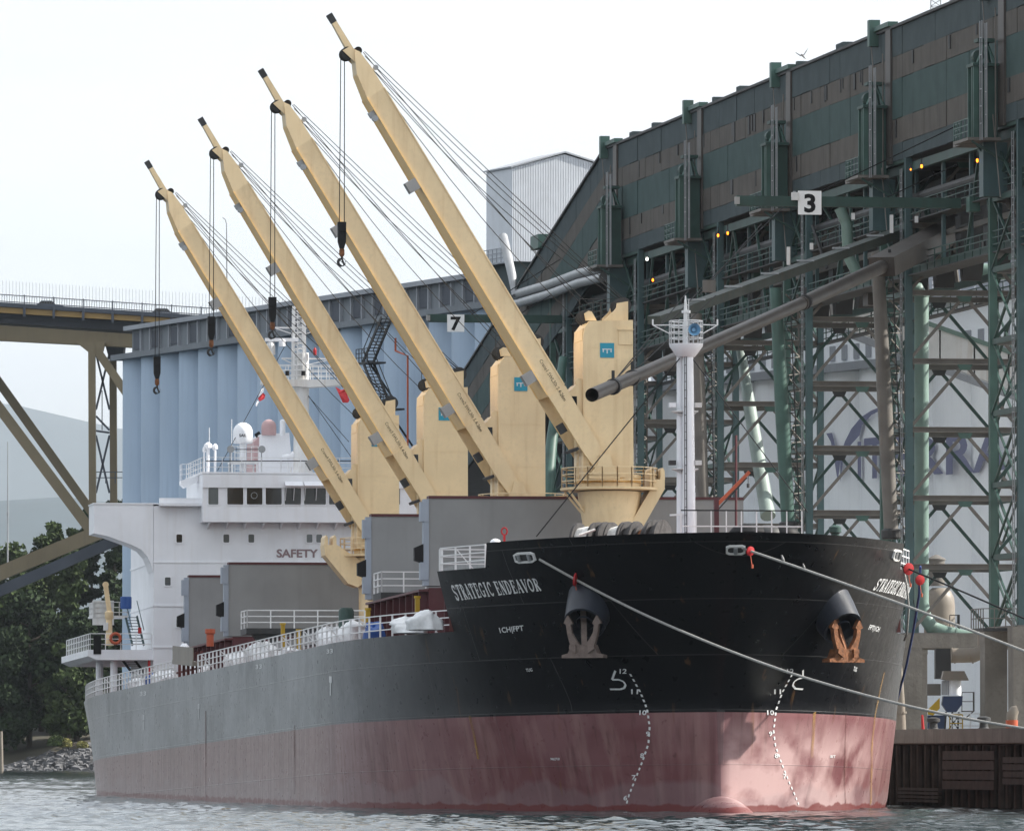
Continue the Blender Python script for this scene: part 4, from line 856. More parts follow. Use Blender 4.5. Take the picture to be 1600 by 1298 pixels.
ordn = ['nearest steel trestle tower, cut off by the right edge of the picture', 'steel trestle tower in front of the RRA lettering right of the bow', 'steel trestle tower rising behind the port side of the bow', 'steel trestle tower right behind the foremast', 'steel trestle tower right behind the foremost crane', 'steel trestle tower left of the foremost crane', 'farthest steel trestle tower, behind the second crane']
def dup_thing(o, loc, label, group):
    c = o.copy(); COL.objects.link(c); c.location = c.location.copy(); c.matrix_world = D.M @ Matrix.Translation(loc); c['label'] = label; c['group'] = group
    for ch in list(o.children):
        e = dup(ch, c)
    return c
towers = []
for i, u in enumerate(UK[1:]):
    if i == 0: TW.matrix_world = D.M @ Matrix.Translation((u, 0, 0)); tag(TW, ordn[0], None, 'trestle towers'); towers.append(TW)
    else: towers.append(dup_thing(TW, (u, 0, 0), ordn[i], 'trestle towers'))

# ------------------------------------------------------------------ loading gallery on top
GA = thing('loading_gallery', 'long green and brown clad conveyor gallery high above the wharf', 'gallery', D, (90, -30, 37.1))
Z5 = [37.1, 38.1, 39.55, 41.85, 43.2, 44.85]; MS = ['cladgrey', 'cladbrown', 'clad', 'cladbrown', 'cladgrey']; GE = 186.0; FRM = [63.0 + 29.97 * k for k in range(5)]; FRM[-1] = 184.9
mb = MB(); mb.box(8, GE, -33.8, -27.15, 37.1, 44.8); mb.build('core_wall', M['dark'], GA)
mb = MB(); mb.box(8, GE + .3, -34, -26.85, 44.86, 45.02); mb.build('roof', M['dark'], GA)
sh = {}
edges = [17.] + [u for u in np.arange(17., GE - .1, 3.0)][1:] + [GE]
for a, b in zip(edges, edges[1:]):
    for k in range(5):
        key = (k, round(b - a, 2))
        if key not in sh:
            mb = MB(); mb.box(0.008, b - a - .008, 0, .10, Z5[k] - 37.1 + .008, Z5[k + 1] - 37.1 - .008)
            me = mb.build('panel', M[MS[k]]); sh[key] = me.data; bpy.data.objects.remove(me)
        o = bpy.data.objects.new('panel', sh[key]); COL.objects.link(o); o.parent = GA
        o.location = (a - 90, -27.12 + 30 + random.uniform(0, .05), random.uniform(-.02, .02))
for k in range(46):                                # torn or open slots in the brown bands
    a = random.uniform(40, GE - 1); j = random.choice((1, 3, 3)); w = random.choice((.18, .3, .5)); z1 = Z5[j + 1] - .05; hh = random.uniform(.5, 1.3)
    mb = MB(); mb.box(a, a + w, -27.0, -26.935, z1 - hh, z1); mb.build('louvre', M['dark'], GA)
for u in FRM:
    mb = MB(); mb.box(u - 4.3, u - 2.9, -27.0, -26.86, 37.0, 44.9); mb.build('frame_cover', M['spout'], GA)
    mb = MB(); mb.box(u - .3, u + .3, -27.1, -26.45, 44.2, 45.75); mb.box(u - 4.4, u - .3, -27.3, -26.7, 45.03, 45.3); mb.build('roof_bracket', M['green2'], GA)
    mb = MB(); mb.tube([(u, -26.6, 44.5), (u - 5, -26.5, 33)], .035, 6); mb.tube([(u - 3.4, -26.6, 43.5), (u - 3.4, -26.6, 36)], .04, 6); mb.build('conduit', M['dusty'], GA)
for u, w in ((104, 2.2), (137, 1.2), (118, .6), (168, .8), (146, .6), (176, 1.4)):
    mb = MB(); mb.box(u, u + w, -28, -27.2, 45.02, 45.45); mb.build('roof_vent', M['cladgrey'], GA)
# descending end
IG = thing('inclined_gallery', 'green clad inclined conveyor gallery sloping down behind the cranes', 'gallery', D, (200, -30, 36))
sl_ = -.2; f0 = lambda u: (u - GE) * sl_
def slab(mb, u0, u1, y0, y1, z0, z1): mb.add([(u, y, z + f0(u)) for u in (u0, u1) for y, z in ((y0, z0), (y1, z0), (y1, z1), (y0, z1))], [(0,1,2,3),(7,6,5,4),(0,4,5,1),(1,5,6,2),(2,6,7,3),(3,7,4,0)])
mb = MB(); slab(mb, GE + .01, 270, -33.8, -27.15, 37.1, 44.8); mb.build('core_wall', M['dark'], IG)
mb = MB(); slab(mb, GE, 270, -34, -26.85, 44.86, 45.02); mb.build('roof', M['dark'], IG)
for a in np.arange(GE + .02, 268, 3.0):
    for k in range(5):
        mb = MB(); y = random.uniform(0, .05); slab(mb, a + .02, a + 2.98, -27.12 + y, -27.02 + y, Z5[k] + .015, Z5[k + 1] - .015); mb.build('panel', M[MS[k]], IG)
mb = MB(); u = D.px(848, 370, 1, -27)[0]; mb.box(u - .4, u + 3, -27.4, -26.6, 44.9 + f0(u), 45.9 + f0(u)); mb.build('roof_bracket', M['green2'], IG)
for k, dz in enumerate((0, -1.15)):
    P = [D.px(x, y + 15 * k, 1, -26.3) for x, y in ((943, 418), (905, 427), (860, 444), (806, 460))]; mb = MB(); mb.tube(P, .33, 12); mb.build('dust_duct', M['galv'], IG, 'edges')
mb = MB(); P = [D.px(x, y, 1, -26) for x, y in ((786, 370), (792, 395), (800, 430), (804, 462))]; mb.tube(P, [.35, .35, .33, .2], 12); mb.build('dust_duct', M['galv'], IG, 'edges')

# ------------------------------------------------------------------ spout hoists hanging on the gallery front
def make_hoist():
    t = thing('spout_hoist', 'x', 'hoist', D, (0, 0, 0)); y0, y1 = -26.8, -25.7
    zb = 36.35; zt = 40.3
    mb = MB(); mb.box(-.35, .75, y0, y1, zb, zt); mb.build('housing', M['green'], t)
    for u in (-.55, -.15, .85):
        mb = MB(); mb.box(u - .07, u + .07, y1 + .02, y1 + .3, zb, zt + .2); mb.build('guide_rail', M['green2'], t)
    for s in (-1, 1):
        mb = MB(); mb.bar((s * .7 + .15, y1 + .1, zt + .1), (.15, y0 + .5, zt + 1.45), .12); mb.bar((s * .7 + .15, y0 + .1, zt), (.15, y0 + .5, zt + 1.4), .1); mb.build('head_strut', M['green2'], t)
    mb = MB(); mb.box(-.75, 1.05, y0, y1 + .35, zt, zt + .16); mb.lathe([(.32, -.3), (.32, .3)], (.15, y1 - .1, zt + .6), 12, 0); mb.box(-.35, .65, y0 + .1, y1, zt + 1.35, zt + 1.55); mb.build('head_frame', M['green'], t)
    mb = MB(); mb.box(-1.2, 2.6, y0, y1 + .75, zb - .16, zb); mb.box(1.2, 4.2, y0, y1 + .4, zb - .18, zb - .06); mb.build('platform', M['dusty'], t)
    mb = MB(); mb.rail([(-1.15, y1 + .7, zb), (2.55, y1 + .7, zb)], 1.05, .05, .9, 3); mb.rail([(2.6, y1 + .35, zb), (4.2, y1 + .35, zb)], 1.05, .05, .6, 3); mb.build('railing', M['green2'], t)
    mb = MB(); mb.ladder((-1.6, y1 + .1, zb - .2), (-1.6, y1 + .1, zt + 2.4), .5, (1, 0, 0), .9, .06); mb.ladder((-2.4, y1 + .0, zb - .1), (-2.4, y1, zt + 2.2), .4, (1, 0, 0), 1.2, .06); mb.build('ladder', M['galv'], t)
    mb = MB(); mb.box(-.1, .95, y0 - .6, y1 - .35, 33.2, zb - .18); mb.build('drop_leg', M['bluegreen'], t)
    mb = MB(); mb.bar((.4, y1, zb - .2), (.4, y0 - 1.5, 33.2), .12); mb.bar((-1.0, y1 + .5, zb - .2), (-1.0, y0 - 1.5, 34.3), .12); mb.build('knee_brace', M['green'], t)
    return t
HO = make_hoist(); u0 = D.px(1367, 265, 1, -26.2)[0]
HLAB = ['spout hoist on the gallery closest to the right border', 'spout hoist on the gallery above and right of the number 3 sign', 'spout hoist on the gallery directly left of the number 3 sign', 'spout hoist on the gallery between the amber lamps and the white lamp', 'leftmost spout hoist at the bend of the gallery']
for i in range(5):
    u = u0 - 29.6 + 29.6 * i
    if i == 0: HO.matrix_world = D.M @ Matrix.Translation((u, 0, 0)); tag(HO, HLAB[0], None, 'spout hoists')
    else: dup_thing(HO, (u, 0, 0), HLAB[i], 'spout hoists')

# ------------------------------------------------------------------ conveyor deck below the gallery
CD = thing('conveyor_deck', 'dark shuttle conveyor deck with pipes and walkways under the gallery', 'conveyor', D, (100, -30, 31))
for a in np.arange(40, 205, 9.7):
    if 66 < a < 72: continue
    mb = MB(); mb.box(a, a + 9.2, -33.2, -30.6, 33.6, 36.4); mb.build('conveyor_casing', M['dark'], CD)
for y, z, w, m in ((-27.5, 36.6, .5, 'green'), (-33.4, 36.6, .5, 'green'), (-27.5, 30.6, .4, 'green'), (-33.4, 30.6, .4, 'green'), (-28.8, 32.6, .3, 'dusty')):
    mb = MB(); mb.box(30, 210, y - w / 3, y + w / 3, z - w / 2, z + w / 2); mb.build('long_beam', M[m], CD)
mb = MB(); mb.tube([(34, -27.9, 34.9), (205, -27.9, 34.9)], .28, 10); mb.build('dust_main', M['dark'], CD)
for i, a in enumerate(np.arange(42, 200, 7.3)):
    if random.random() < .9:
        mb = MB(); mb.bar((a, -27.5, 30.7), (a + random.choice((-3.6, 3.6)), -27.5, 36.4), .16); mb.build('diagonal', M['green'], CD)
    mb = MB(); mb.bar((a + 1, -33.4, 30.7), (a + 1 + random.choice((-3, 3)), -33.4, 36.4), .18); mb.build('diagonal', M['dark'], CD)
    mb = MB(); mb.box(a + .5, a + 1.9, -30.4, -28.9, 31.0, 33.4); mb.prism([(a + .5, 31.0), (a + 1.9, 31.0), (a + 1.45, 29.7), (a + .95, 29.7)], 1, -30.2, -29.1); mb.build('hopper', M['dark'], CD)
    mb = MB(); mb.box(a - .12, a + .12, -27.9, -27.7, 30.6, 36.5); mb.build('hanger', M['bluegreen'], CD)
mb = MB(); mb.box(34, 205, -28.6, -27.1, 30.25, 30.33); mb.box(34, 205, -34.2, -33.5, 29.2, 29.28); mb.box(34, 205, -28.3, -27.2, 33.4, 33.46); mb.build('walkway', M['dark'], CD)
mb = MB(); mb.rail([(34, -27.1, 30.33), (205, -27.1, 30.33)], 1.1, .06, 2.0, 3); mb.rail([(34, -27.2, 33.46), (205, -27.2, 33.46)], 1.05, .05, 2.4, 3); mb.rail([(34, -34.2, 29.28), (205, -34.2, 29.28)], 1.1, .06, 1.8, 3); mb.build('railing', M['green'], CD)
for i in range(60):
    a = random.uniform(40, 200); z = random.uniform(29.5, 35); L = random.uniform(.8, 3.5); y = random.uniform(-30, -27.2); mb = MB()
    k = random.random()
    if k < .35: mb.tube([(a, y, z), (a + random.uniform(-2, 2), y + .5, z + L)], random.uniform(.06, .2), 7); nm = 'pipe'
    elif k < .7: mb.box(a, a + L * .5, y - .4, y + .2, z, z + random.uniform(.3, 1.1)); nm = 'equipment_box'
    else: mb.bar((a, y, z), (a + L, y, z), .14); nm = 'angle_bar'
    mb.build(nm, M[random.choice(('dark', 'dusty', 'green', 'green2', 'spout'))], CD)

# ------------------------------------------------------------------ lamps
for px, py, lab, kind in ((1122, 368, 'left one of the amber lamp pair below the middle of the gallery', 'amber'), (1137, 364.5, 'right one of the amber lamp pair below the middle of the gallery', 'amber'), (1440, 260, 'amber lamp under the gallery right of the number 3 sign', 'amber'), (1423, 265, 'tiny amber lamp just left of the amber lamp right of the number 3 sign', 'amber'),
                       (1527, 251, 'amber lamp beside the rightmost spout hoist', 'amber'), (1020, 437.5, 'lone amber lamp above the foremost crane', 'amber'), (1011, 405, 'white lamp under the left end of the gallery', 'lampwhite')):
    P = D.px(px, py, 1, -26.7); r = .06 if px != 1423 else .035; lt = thing('bulkhead_lamp', lab, 'lamp', D, P, 'lamps under the gallery')
    mb = MB(); mb.lathe([(r * .5, -r * 1.7), (r, -r), (r * 1.05, 0), (r, r), (r * .5, r * 1.7)], P, 12); mb.build('bulb', M[kind], lt, True)
    mb = MB(); mb.lathe([(r * 1.3, r * 1.6), (r * .9, r * 2.3), (.03, r * 2.4), (.03, r * 9)], P, 10); mb.build('hood', M['dark'], lt)

# ------------------------------------------------------------------ signs and outrigger booms
def sign_boom(num, px, py, half, rootpx, tippx, ypx, u_guess, lab, lab2):
    u = D.px(rootpx, ypx, 1, -27)[0]; a = D.px(rootpx, ypx, 0, u); b = D.px(tippx, ypx, 0, u)
    t = thing('outrigger_boom', lab2, 'boom', D, a); mb = MB(); mb.box(u - .3, u + .3, min(a[1], b[1]), max(a[1], b[1]), a[2] - .28, a[2] + .28); mb.build('beam', M['green'], t)
    mb = MB(); mb.box(u - .5, u - .3, b[1] - .12, b[1] + .15, a[2] - .2, a[2] + .2); mb.build('end_plate', M['board'], t)
    mb = MB()
    for f_ in (.35, .7): q = a + (b - a) * f_; mb.tube([(u, q[1], q[2] + .2), (u, a[1] + .2, a[2] + 6.2 * f_)], .035, 6)
    mb.build('stay_rod', M['wire'], t)
    c = D.px(px, py, 0, u - .5); h = half * np.linalg.norm(D.wor(c) - CAM) / F
    s = thing('berth_sign', lab, 'sign', D, c); mb = MB(); mb.box(u - .56, u - .5, c[1] - h, c[1] + h, c[2] - h, c[2] + h); mb.build('board', M['signwhite'], s)
    mb = MB(); v, f2 = text2d(num, 1, .035); x0 = min(p[0] for p in v); x1 = max(p[0] for p in v); y1 = max(p[1] for p in v); k = 1.5 * h / y1
    mb.add([(u - .575, c[1] - (p[0] - (x0 + x1) / 2) * k * 1.1, c[2] - .75 * h + p[1] * k) for p in v], f2); mb.build('numeral', M['black'], s)
    return u, c, h
u3, c3, h3 = sign_boom('3', 1265, 317, 18.5, 1500, 1150, 318, 70, 'square white sign with black number 3 below the gallery', 'green outrigger boom jutting out below the middle of the gallery')
u7, c7, h7 = sign_boom('7', 712, 505, 13.5, 880, 668, 499, 200, 'square white sign with black number 7 among the cranes', 'green outrigger boom seen between the second and first crane jibs')
s = thing('floodlight', 'white floodlight box beside the number 3 sign', 'light', D, c3); mb = MB(); q = D.px(1242, 307, 0, u3 - .5); mb.box(u3 - .7, u3 - .45, q[1] - .2, q[1] + .2, q[2] - .22, q[2] + .22); mb.build('lamp_housing', M['offwhite'], s); mb = MB(); mb.box(u3 - .45, u3 - .3, q[1] - .06, q[1] + .06, q[2] - .1, q[2] + .3); mb.build('bracket', M['galv'], s)

# ------------------------------------------------------------------ loading spouts
ls = thing('loading_spout', 'long brown loading spout tube reaching past the foremast to the foremost crane', 'spout', WF, at(1540, 335, 470))
mb = MB(); P = [at(925, 617, 402), at(1000, 585, 412), at(1255, 473, 445)]; mb.tube(P, .34, 18, False); mb.tube([P[0] + (P[1] - P[0]) * .01, P[2]], .30, 18, False); mb.build('lower_tube', M['spout'], ls, 'edges')
mb = MB(); P2 = [at(1252, 474.5, 444.6), at(1385, 414, 462)]; mb.tube(P2, .39, 18); mb.build('upper_tube', M['spout'], ls, 'edges')
mb = MB(); a, b = at(1378, 417, 461), at(1545, 330, 480); mb.bar(a, b, 1.5, 1.1); mb.build('chute_box', M['spout'], ls)
for px, py, Y in ((958, 604, 406), (988, 590, 410), (1258, 472, 445), (1390, 412, 462.5)):
    c = at(px, py, Y); d = (P[2] - P[0]) / np.linalg.norm(P[2] - P[0]); mb = MB(); mb.tube([c - d * .16, c + d * .16], .41, 18); mb.bar(c + (0, 0, .38), c + (0, 0, .8), .16); mb.build('collar', M['dark'], ls)
for a, b in (((958, 597, 406), (1095, 452, 445)), ((988, 583, 410), (1118, 462, 447)), ((958, 597, 406), (1075, 455, 445)), ((1095, 452, 445), (1235, 312, 470)), ((1092, 462, 445), (1190, 350, 468))):
    mb = MB(); mb.tube([at(*a), at(*b)], .03, 5); mb.build('hoist_wire', M['wire'], ls)
mb = MB(); c = at(1108, 448, 445); mb.box(c[0] - .35, c[0] + .35, c[1] - .3, c[1] + .3, c[2] - .3, c[2] + .35); mb.build('pulley_block', M['dusty'], ls)
M['boomgreen'] = mat('grey green boom paint', (.050, .062, .056), .6, var=.2, streak=.3)
l2 = thing('spout_boom', 'flat grey green boom sloping down left above the loading spout', 'boom', WF, at(1480, 337, 478))
mb = MB(); a, b = at(1022, 500, 448), at(1075, 482, 452); c, d = at(1075, 482, 452), at(1485, 335, 480); mb.bar(a, b, .8, .45); mb.bar(c, d, .8, .5); mb.build('boom_beam', M['boomgreen'], l2)
for k in np.linspace(.03, .97, 8): q = c + (d - c) * k; mb = MB(); mb.bar(q - (.5, 0, -.33), q + (.5, 0, .33), .1); mb.build('boom_rib', M['galv'], l2)
for px, py in ((1232, 400), (1333, 338), (1268, 385), (1393, 350), (1432, 343)):
    h = 14 if px in (1232, 1393) else 5; c = at(px, py, 470); mb = MB(); mb.box(c[0] - .1, c[0] + .1, c[1] - .1, c[1] + .1, c[2] - h * .037, c[2] + h * .037); mb.build('marker_plate', M['offwhite'], l2)

# ------------------------------------------------------------------ chutes, ducts and pipes among the trestles
def pipe(name, lab, pts, r, m, n=14, rings=0, cat='pipe', fr=True):
    P = [at(*q) for q in pts]; t = thing(name, lab, cat, WF, P[-1]); mb = MB(); mb.tube(P, r, n); mb.build('pipe_run', M[m], t, 'edges')
    for k in range(rings):
        f_ = (k + .5) / rings * (len(P) - 1); i = int(f_); c = P[i] + (P[i + 1] - P[i]) * (f_ - i); d = P[i + 1] - P[i]; d = d / np.linalg.norm(d); rr = (r[i] if hasattr(r, '__len__') else r) + .035
        mb = MB(); mb.tube([c - d * .05, c + d * .05], rr, n); mb.build('flange', M[m], t, 'edges')
    return t
pipe('dust_pipe', 'pale green vertical pipe right of the bow curving at its foot', [(1418, 450, 478), (1434, 452, 478), (1440, 462, 478), (1440, 700, 478), (1440, 940, 478), (1444, 962, 478), (1456, 980, 478), (1475, 988, 478), (1530, 1000, 478)], .42, 'palegreen', 16, 6)
pipe('dust_pipe', 'pale green horizontal pipe with elbow near the right border', [(1512, 300, 486), (1512, 400, 486), (1514, 416, 486), (1524, 424, 486), (1545, 425, 486), (1660, 421, 486)], .5, 'palegreen', 16, 5)
pipe('dust_pipe', 'green forked pipe hanging below the number 3 boom', [(1312, 325, 480), (1323, 350, 480), (1325, 400, 480), (1340, 428, 480), (1352, 440, 480)], .34, 'palegreen', 14, 3)
for i, (xt, yt, xb, yb, Y) in enumerate(((1371, 395, 1393, 842, 474), (1212, 450, 1232, 830, 502), (1088, 490, 1098, 800, 530), (978, 520, 984, 780, 560))):
    t = thing('telescopic_spout', ['thick grey telescopic spout leg in front of the mauve lettering', 'thick green grey spout leg left of the pale silo logo', 'grey spout leg just right of the foremast', 'grey spout leg behind the foremost crane'][i], 'spout', WF, at(xb, yb, Y))
    mb = MB(); mb.tube([at(xt, yt, Y), at((xt + xb) / 2, (yt + yb) / 2, Y), at(xb, yb, Y)], [.36, .44, .42], 16); mb.build('tube', M['dusty' if i != 1 else 'green2'], t, 'edges')
    mb = MB(); a, b = at(xt + 16, yt + 10, Y), at(xb + 12, yb, Y); mb.ladder(a, b, .5, (1, 0, 0), .55, .07); mb.build('ladder', M['dark'], t)
    a, b = at(xt + 34, yt + 10, Y + 2), at(xb + 26, yb, Y + 2); mb = MB(); mb.bar(a, b, .12); mb.build('guide_rail', M['dusty'], t)
    for k in range(14): 
        f_ = k / 14; p = at(xt + 16, yt + 10, Y) * (1 - f_) + at(xb + 12, yb, Y) * f_; q = at(xt + 34, yt + 10, Y + 2) * (1 - f_ - .05) + at(xb + 26, yb, Y + 2) * (f_ + .05); mb = MB(); mb.bar(p, q, .07); mb.bar(p + (0, 0, -.8), q, .06); mb.build('lacing', M['dusty'], t)
    mb = MB(); c = at(xb, yb, Y); mb.lathe([(.55, 0), (.6, .1), (.6, .5), (.45, .6)], c, 16); mb.build('foot_collar', M['dark'], t)
pipe('leaning_duct', 'pale green leaning duct between the trestle columns right of the foremast', [(1157, 545, 540), (1172, 640, 536), (1200, 806, 530)], [.30, .42, .5], 'mint', 16, 2)
pipe('leaning_duct', 'dark green leaning duct left of the foremost crane house', [(880, 560, 560), (862, 690, 556), (852, 790, 554)], [.3, .4, .5], 'green2', 14, 2)

# ------------------------------------------------------------------ storage silos and terminal houses
def kx(px, y=0.): return K.px(px, 900, 1, y)[0]
SB = thing('blue_silo_block', 'row of tall pale blue concrete silos with a grey top gallery', 'silos', K, (kx(480), 0, WZ))
xa, xb = kx(790), kx(203); n = 18; w = (xb - xa) / n; zt = K.px(300, 551, 1, 0)[2]
for i in range(n):
    mb = MB(); c = xa + w * (i + .5); a = np.linspace(-.12, math.pi + .12, 24); r = w / 2 * 1.0
    pts = [(c + r * math.cos(t), -1.2 + r * 1.0 * math.sin(t)) for t in a]; mb.prism(pts, 2, 1, zt); mb.build('silo', M['siloblue'], SB, 'edges')
zg = zt + 2.55
mb = MB(); mb.box(xa - 2, xb - .5, -9, w / 2 - .6, zt, zt + .5); mb.build('silo_cap', M['slategrey'], SB)
mb = MB(); mb.box(xa - 2, xb - 5.0, -8, w / 2 - 1.2, zt + .5, zg); mb.build('top_gallery', M['slategrey'], SB)
mb = MB(); mb.box(xa - 2.2, xb - 4.2, -8.3, w / 2 - .6, zg, zg + .4); mb.build('gallery_roof', M['silogrey'], SB)
k = 0
for x in np.arange(xa, xb - 5.4, w / 2):
    mb = MB(); mb.box(x - .12, x + .12, w / 2 - 1.2, w / 2 - .95, zt + .5, zg); mb.build('gallery_post', M['silogrey'], SB); k += 1
    if k % 2 == 0: mb = MB(); mb.box(x + .3, x + w / 2 - .3, w / 2 - 1.198, w / 2 - 1.1, zt + .75, zg - .3); mb.build('wall_panel', M['bridgedark'], SB)
st = thing('stair_tower', 'dark steel stair tower on the blue silos behind the third crane jib', 'stairs', K, (kx(590, 5), 5, 20)); zs = [K.px(600, y, 1, 5)[2] for y in (498, 564, 640, 716)]; xs_ = kx(612, 5), kx(583, 5)
for i in range(3):
    p = np.array((xs_[i % 2], 5.0, zs[i])); q = np.array((xs_[1 - i % 2], 5.0, zs[i + 1])); mb = MB()
    for e in (0, .9): mb.bar(p + (0, e, 0), q + (0, e, 0), .1, .3); mb.bar(p + (0, e, 1), q + (0, e, 1), .06)
    for j in range(14): c = p + (q - p) * (j + .5) / 14; mb.box(c[0] - .18, c[0] + .18, 5, 5.9, c[2] - .03, c[2] + .03)
    mb.build('stair_flight', M['dark'], st)
    mb = MB(); mb.box(q[0] - 1.4, q[0] + 1.4, 4.4, 6, q[2] - .15, q[2]); mb.rail([(q[0] - 1.4, 6, q[2]), (q[0] + 1.4, 6, q[2])], 1.1, .06, .7); mb.bar((q[0] - 1.3, 5.9, q[2]), (q[0], 3.2, q[2] - 3), .12); mb.build('landing', M['dark'], st)
pp = thing('wall_pipe', 'thin reddish pipe running down the blue silos beside the stair tower', 'pipe', K, (kx(640, 4.2), 4.2, 10)); mb = MB(); mb.tube([K.px(618, 528, 1, 4.2), K.px(618, 548, 1, 4.2), K.px(637, 556, 1, 4.2), K.px(637, 720, 1, 4.2)], .09, 8); mb.build('pipe_run', M['orange'], pp)
# white silos with the lettering
SWB = thing('white_silo_block', 'pale silo wall with mauve company lettering behind the trestles', 'silos', K, (kx(1400), 0, WZ))
xa2, xb2 = kx(1760), kx(870); n2 = 16; w2 = (xb2 - xa2) / n2; z2 = K.px(1400, 572, 1, 0)[2]
for i in range(n2):
    mb = MB(); a0 = xa2 + w2 * i; pts = [(a0 + w2 * t, .9 * math.sin(math.pi * t) ** .8 - .5) for t in np.linspace(0, 1, 12)] + [(a0 + w2, -5), (a0, -5)]; mb.prism(pts, 2, 1, z2); mb.build('silo', M['silowhite'], SWB, 'edges')
mb = MB(); mb.box(xa2, xb2, -6, .75, z2, z2 + .6); mb.build('silo_cap', M['silogrey'], SWB)
mb = MB(); mb.box(xa2, kx(1010), -8, -.4, z2 + .6, z2 + 4.2); UH = mb.build('upper_house', M['silowhite'], SWB)
for x in np.arange(xa2 + 2, kx(1030), 2.2):
    mb = MB(); mb.box(x, x + .9, -.4, -.3, z2 + .9, z2 + 2.0); mb.build('window', M['silogrey'], UH)
mb = MB(); mb.box(xa2, kx(1040), -9, .3, z2 + 4.2, z2 + 4.7); mb.rail([(xa2, .2, z2 + 4.7), (kx(1040), .2, z2 + 4.7)], 1.1, .07, 2.4, 3); mb.build('upper_roof', M['silogrey'], SWB)
mb = MB(); mb.box(xa2, kx(1225), -20, -9.1, z2 + 2, K.px(1400, 405, 1, -9)[2]); mb.build('rear_house', M['silogrey'], SWB)
YL = .62
def kp(px, py): return K.px(px, py, 1, YL)
def flat(pts, name='lettering'):
    mb = MB(); mb.add([kp(*p) for p in pts], [tuple(range(len(pts)))]); return mb.build(name, M['purple'], SWB)
flat([(1291, 677), (1300, 676), (1306, 700), (1313, 720), (1309, 753), (1303, 715), (1298, 690)])
flat([(1313, 753), (1313, 712), (1320, 690), (1330, 670), (1345, 652), (1360, 642), (1374, 636), (1374, 642), (1362, 648), (1347, 664), (1343, 680), (1332, 692), (1322, 704), (1317, 722)])
def letter(ch, x0, x1, yt0, yb0, slope=-.10):
    v, f2 = text2d(ch, 1, .02); mx_ = max(p[0] for p in v); my = max(p[1] for p in v); mb = MB()
    mb.add([kp(x0 + (x1 - x0) * p[0] / mx_, (yb0 + (yt0 - yb0) * p[1] / my) + slope * (x0 + (x1 - x0) * p[0] / mx_ - x0)) for p in v], f2); mb.build('lettering', M['purple'], SWB)
letter('I', 1340, 1345.5, 690, 749); letter('T', 1350, 1383, 685, 747); letter('E', 1392, 1418, 682, 745); letter('R', 1424, 1474, 684, 743); letter('R', 1478, 1523, 681, 740); letter('A', 1520, 1572, 676, 737)
# inclined white conveyor in the terminal
ic = thing('inclined_conveyor', 'dirty white inclined conveyor tube behind the trestles at right', 'conveyor', WF, at(1600, 560, 545))
def cq(pts, Y0, Y1, th, name, m):
    mb = MB(); f_ = [at(x, y, Y0 if i in (0, 3) else Y1) for i, (x, y) in enumerate(pts)]; b_ = [p + np.array((.3, th, 0)) for p in f_]; mb.add(f_ + b_, [(0,1,2,3),(7,6,5,4),(0,4,5,1),(1,5,6,2),(2,6,7,3),(3,7,4,0)]); mb.build(name, M[m], ic)
for k in range(8):
    a, b = k / 8, (k + 1) / 8 - .006; L = lambda t, dy: (1255 + 430 * t, 440 + dy + 150 * t)
    cq([L(a, 48 + 12 * a), L(b, 48 + 12 * b), L(b, 0), L(a, 0)], 556 - 15 * a, 556 - 15 * b, 2.2, 'side_panel', 'offwhite')
cq([(1255, 500), (1685, 662), (1685, 652), (1255, 489)], 556, 541, 2.4, 'bottom_chord', 'silogrey'); cq([(1255, 441), (1685, 591), (1685, 584), (1255, 433)], 556, 541, 2.6, 'roof_strip', 'palegreen')
# corrugated head house
hx = K.px(800, 262, 1, 9)[0]; HH = thing('head_house', 'pale corrugated metal head house with pitched roof beyond the jibs', 'building', K, (hx, 9, WZ))
kk = lambda px, py: K.px(px, py, 0, hx)
ze = kk(800, 262)[2]; za = kk(882, 241)[2]; y0 = kk(800, 300)[1]; y1 = kk(966, 300)[1]; zb = kk(800, 408)[2]; ym = kk(882, 241)[1]; LX = 5.6
mb = MB(); mb.prism([(y0, zb), (y1, zb), (y1, ze), (ym, za), (y0, ze)], 0, hx + .06, hx + LX); mb.build('wall', M['corr'], HH)
mb = MB(); N = 64
for i in range(N):                                  # ribs of the corrugated gable
    ya = y0 + (y1 - y0) * i / N; zz = ze + (za - ze) * (1 - abs(ya - ym) / abs(y0 - ym)); wdt = abs(y1 - y0) / N
    mb.box(hx - .04, hx + .058, ya - wdt * .72, ya - wdt * .12, zb, max(ze - .1, zz - .06))
o = mb.build('corrugation', M['corr'], HH); tag(o, kind='stuff')
mb = MB()
for s_, ye in ((1, y0), (-1, y1)): mb.add([(hx - .2, ye + s_ * .15, ze - .02), (hx + LX + .2, ye + s_ * .15, ze - .02), (hx + LX + .2, ym, za + .1), (hx - .2, ym, za + .1), (hx - .2, ye + s_ * .15, ze + .1), (hx + LX + .2, ye + s_ * .15, ze + .1), (hx + LX + .2, ym, za + .22), (hx - .2, ym, za + .22)], [(0,1,2,3),(7,6,5,4),(0,4,5,1),(1,5,6,2),(2,6,7,3),(3,7,4,0)])
mb.build('roof', M['silogrey'], HH)
mb = MB(); mb.box(hx + .5, hx + LX - .3, y1 + 1.2, y0 - .25, WZ - 2, zb); mb.build('lower_tower', M['cladgrey'], HH)
mb = MB(); mb.rail([(hx + LX, y0 + .2, zb), (hx, y0 + .2, zb)], 1.1, .06, 1); mb.box(hx, hx + LX, y0, y0 + .4, zb - .12, zb); mb.build('balcony', M['silogrey'], HH)
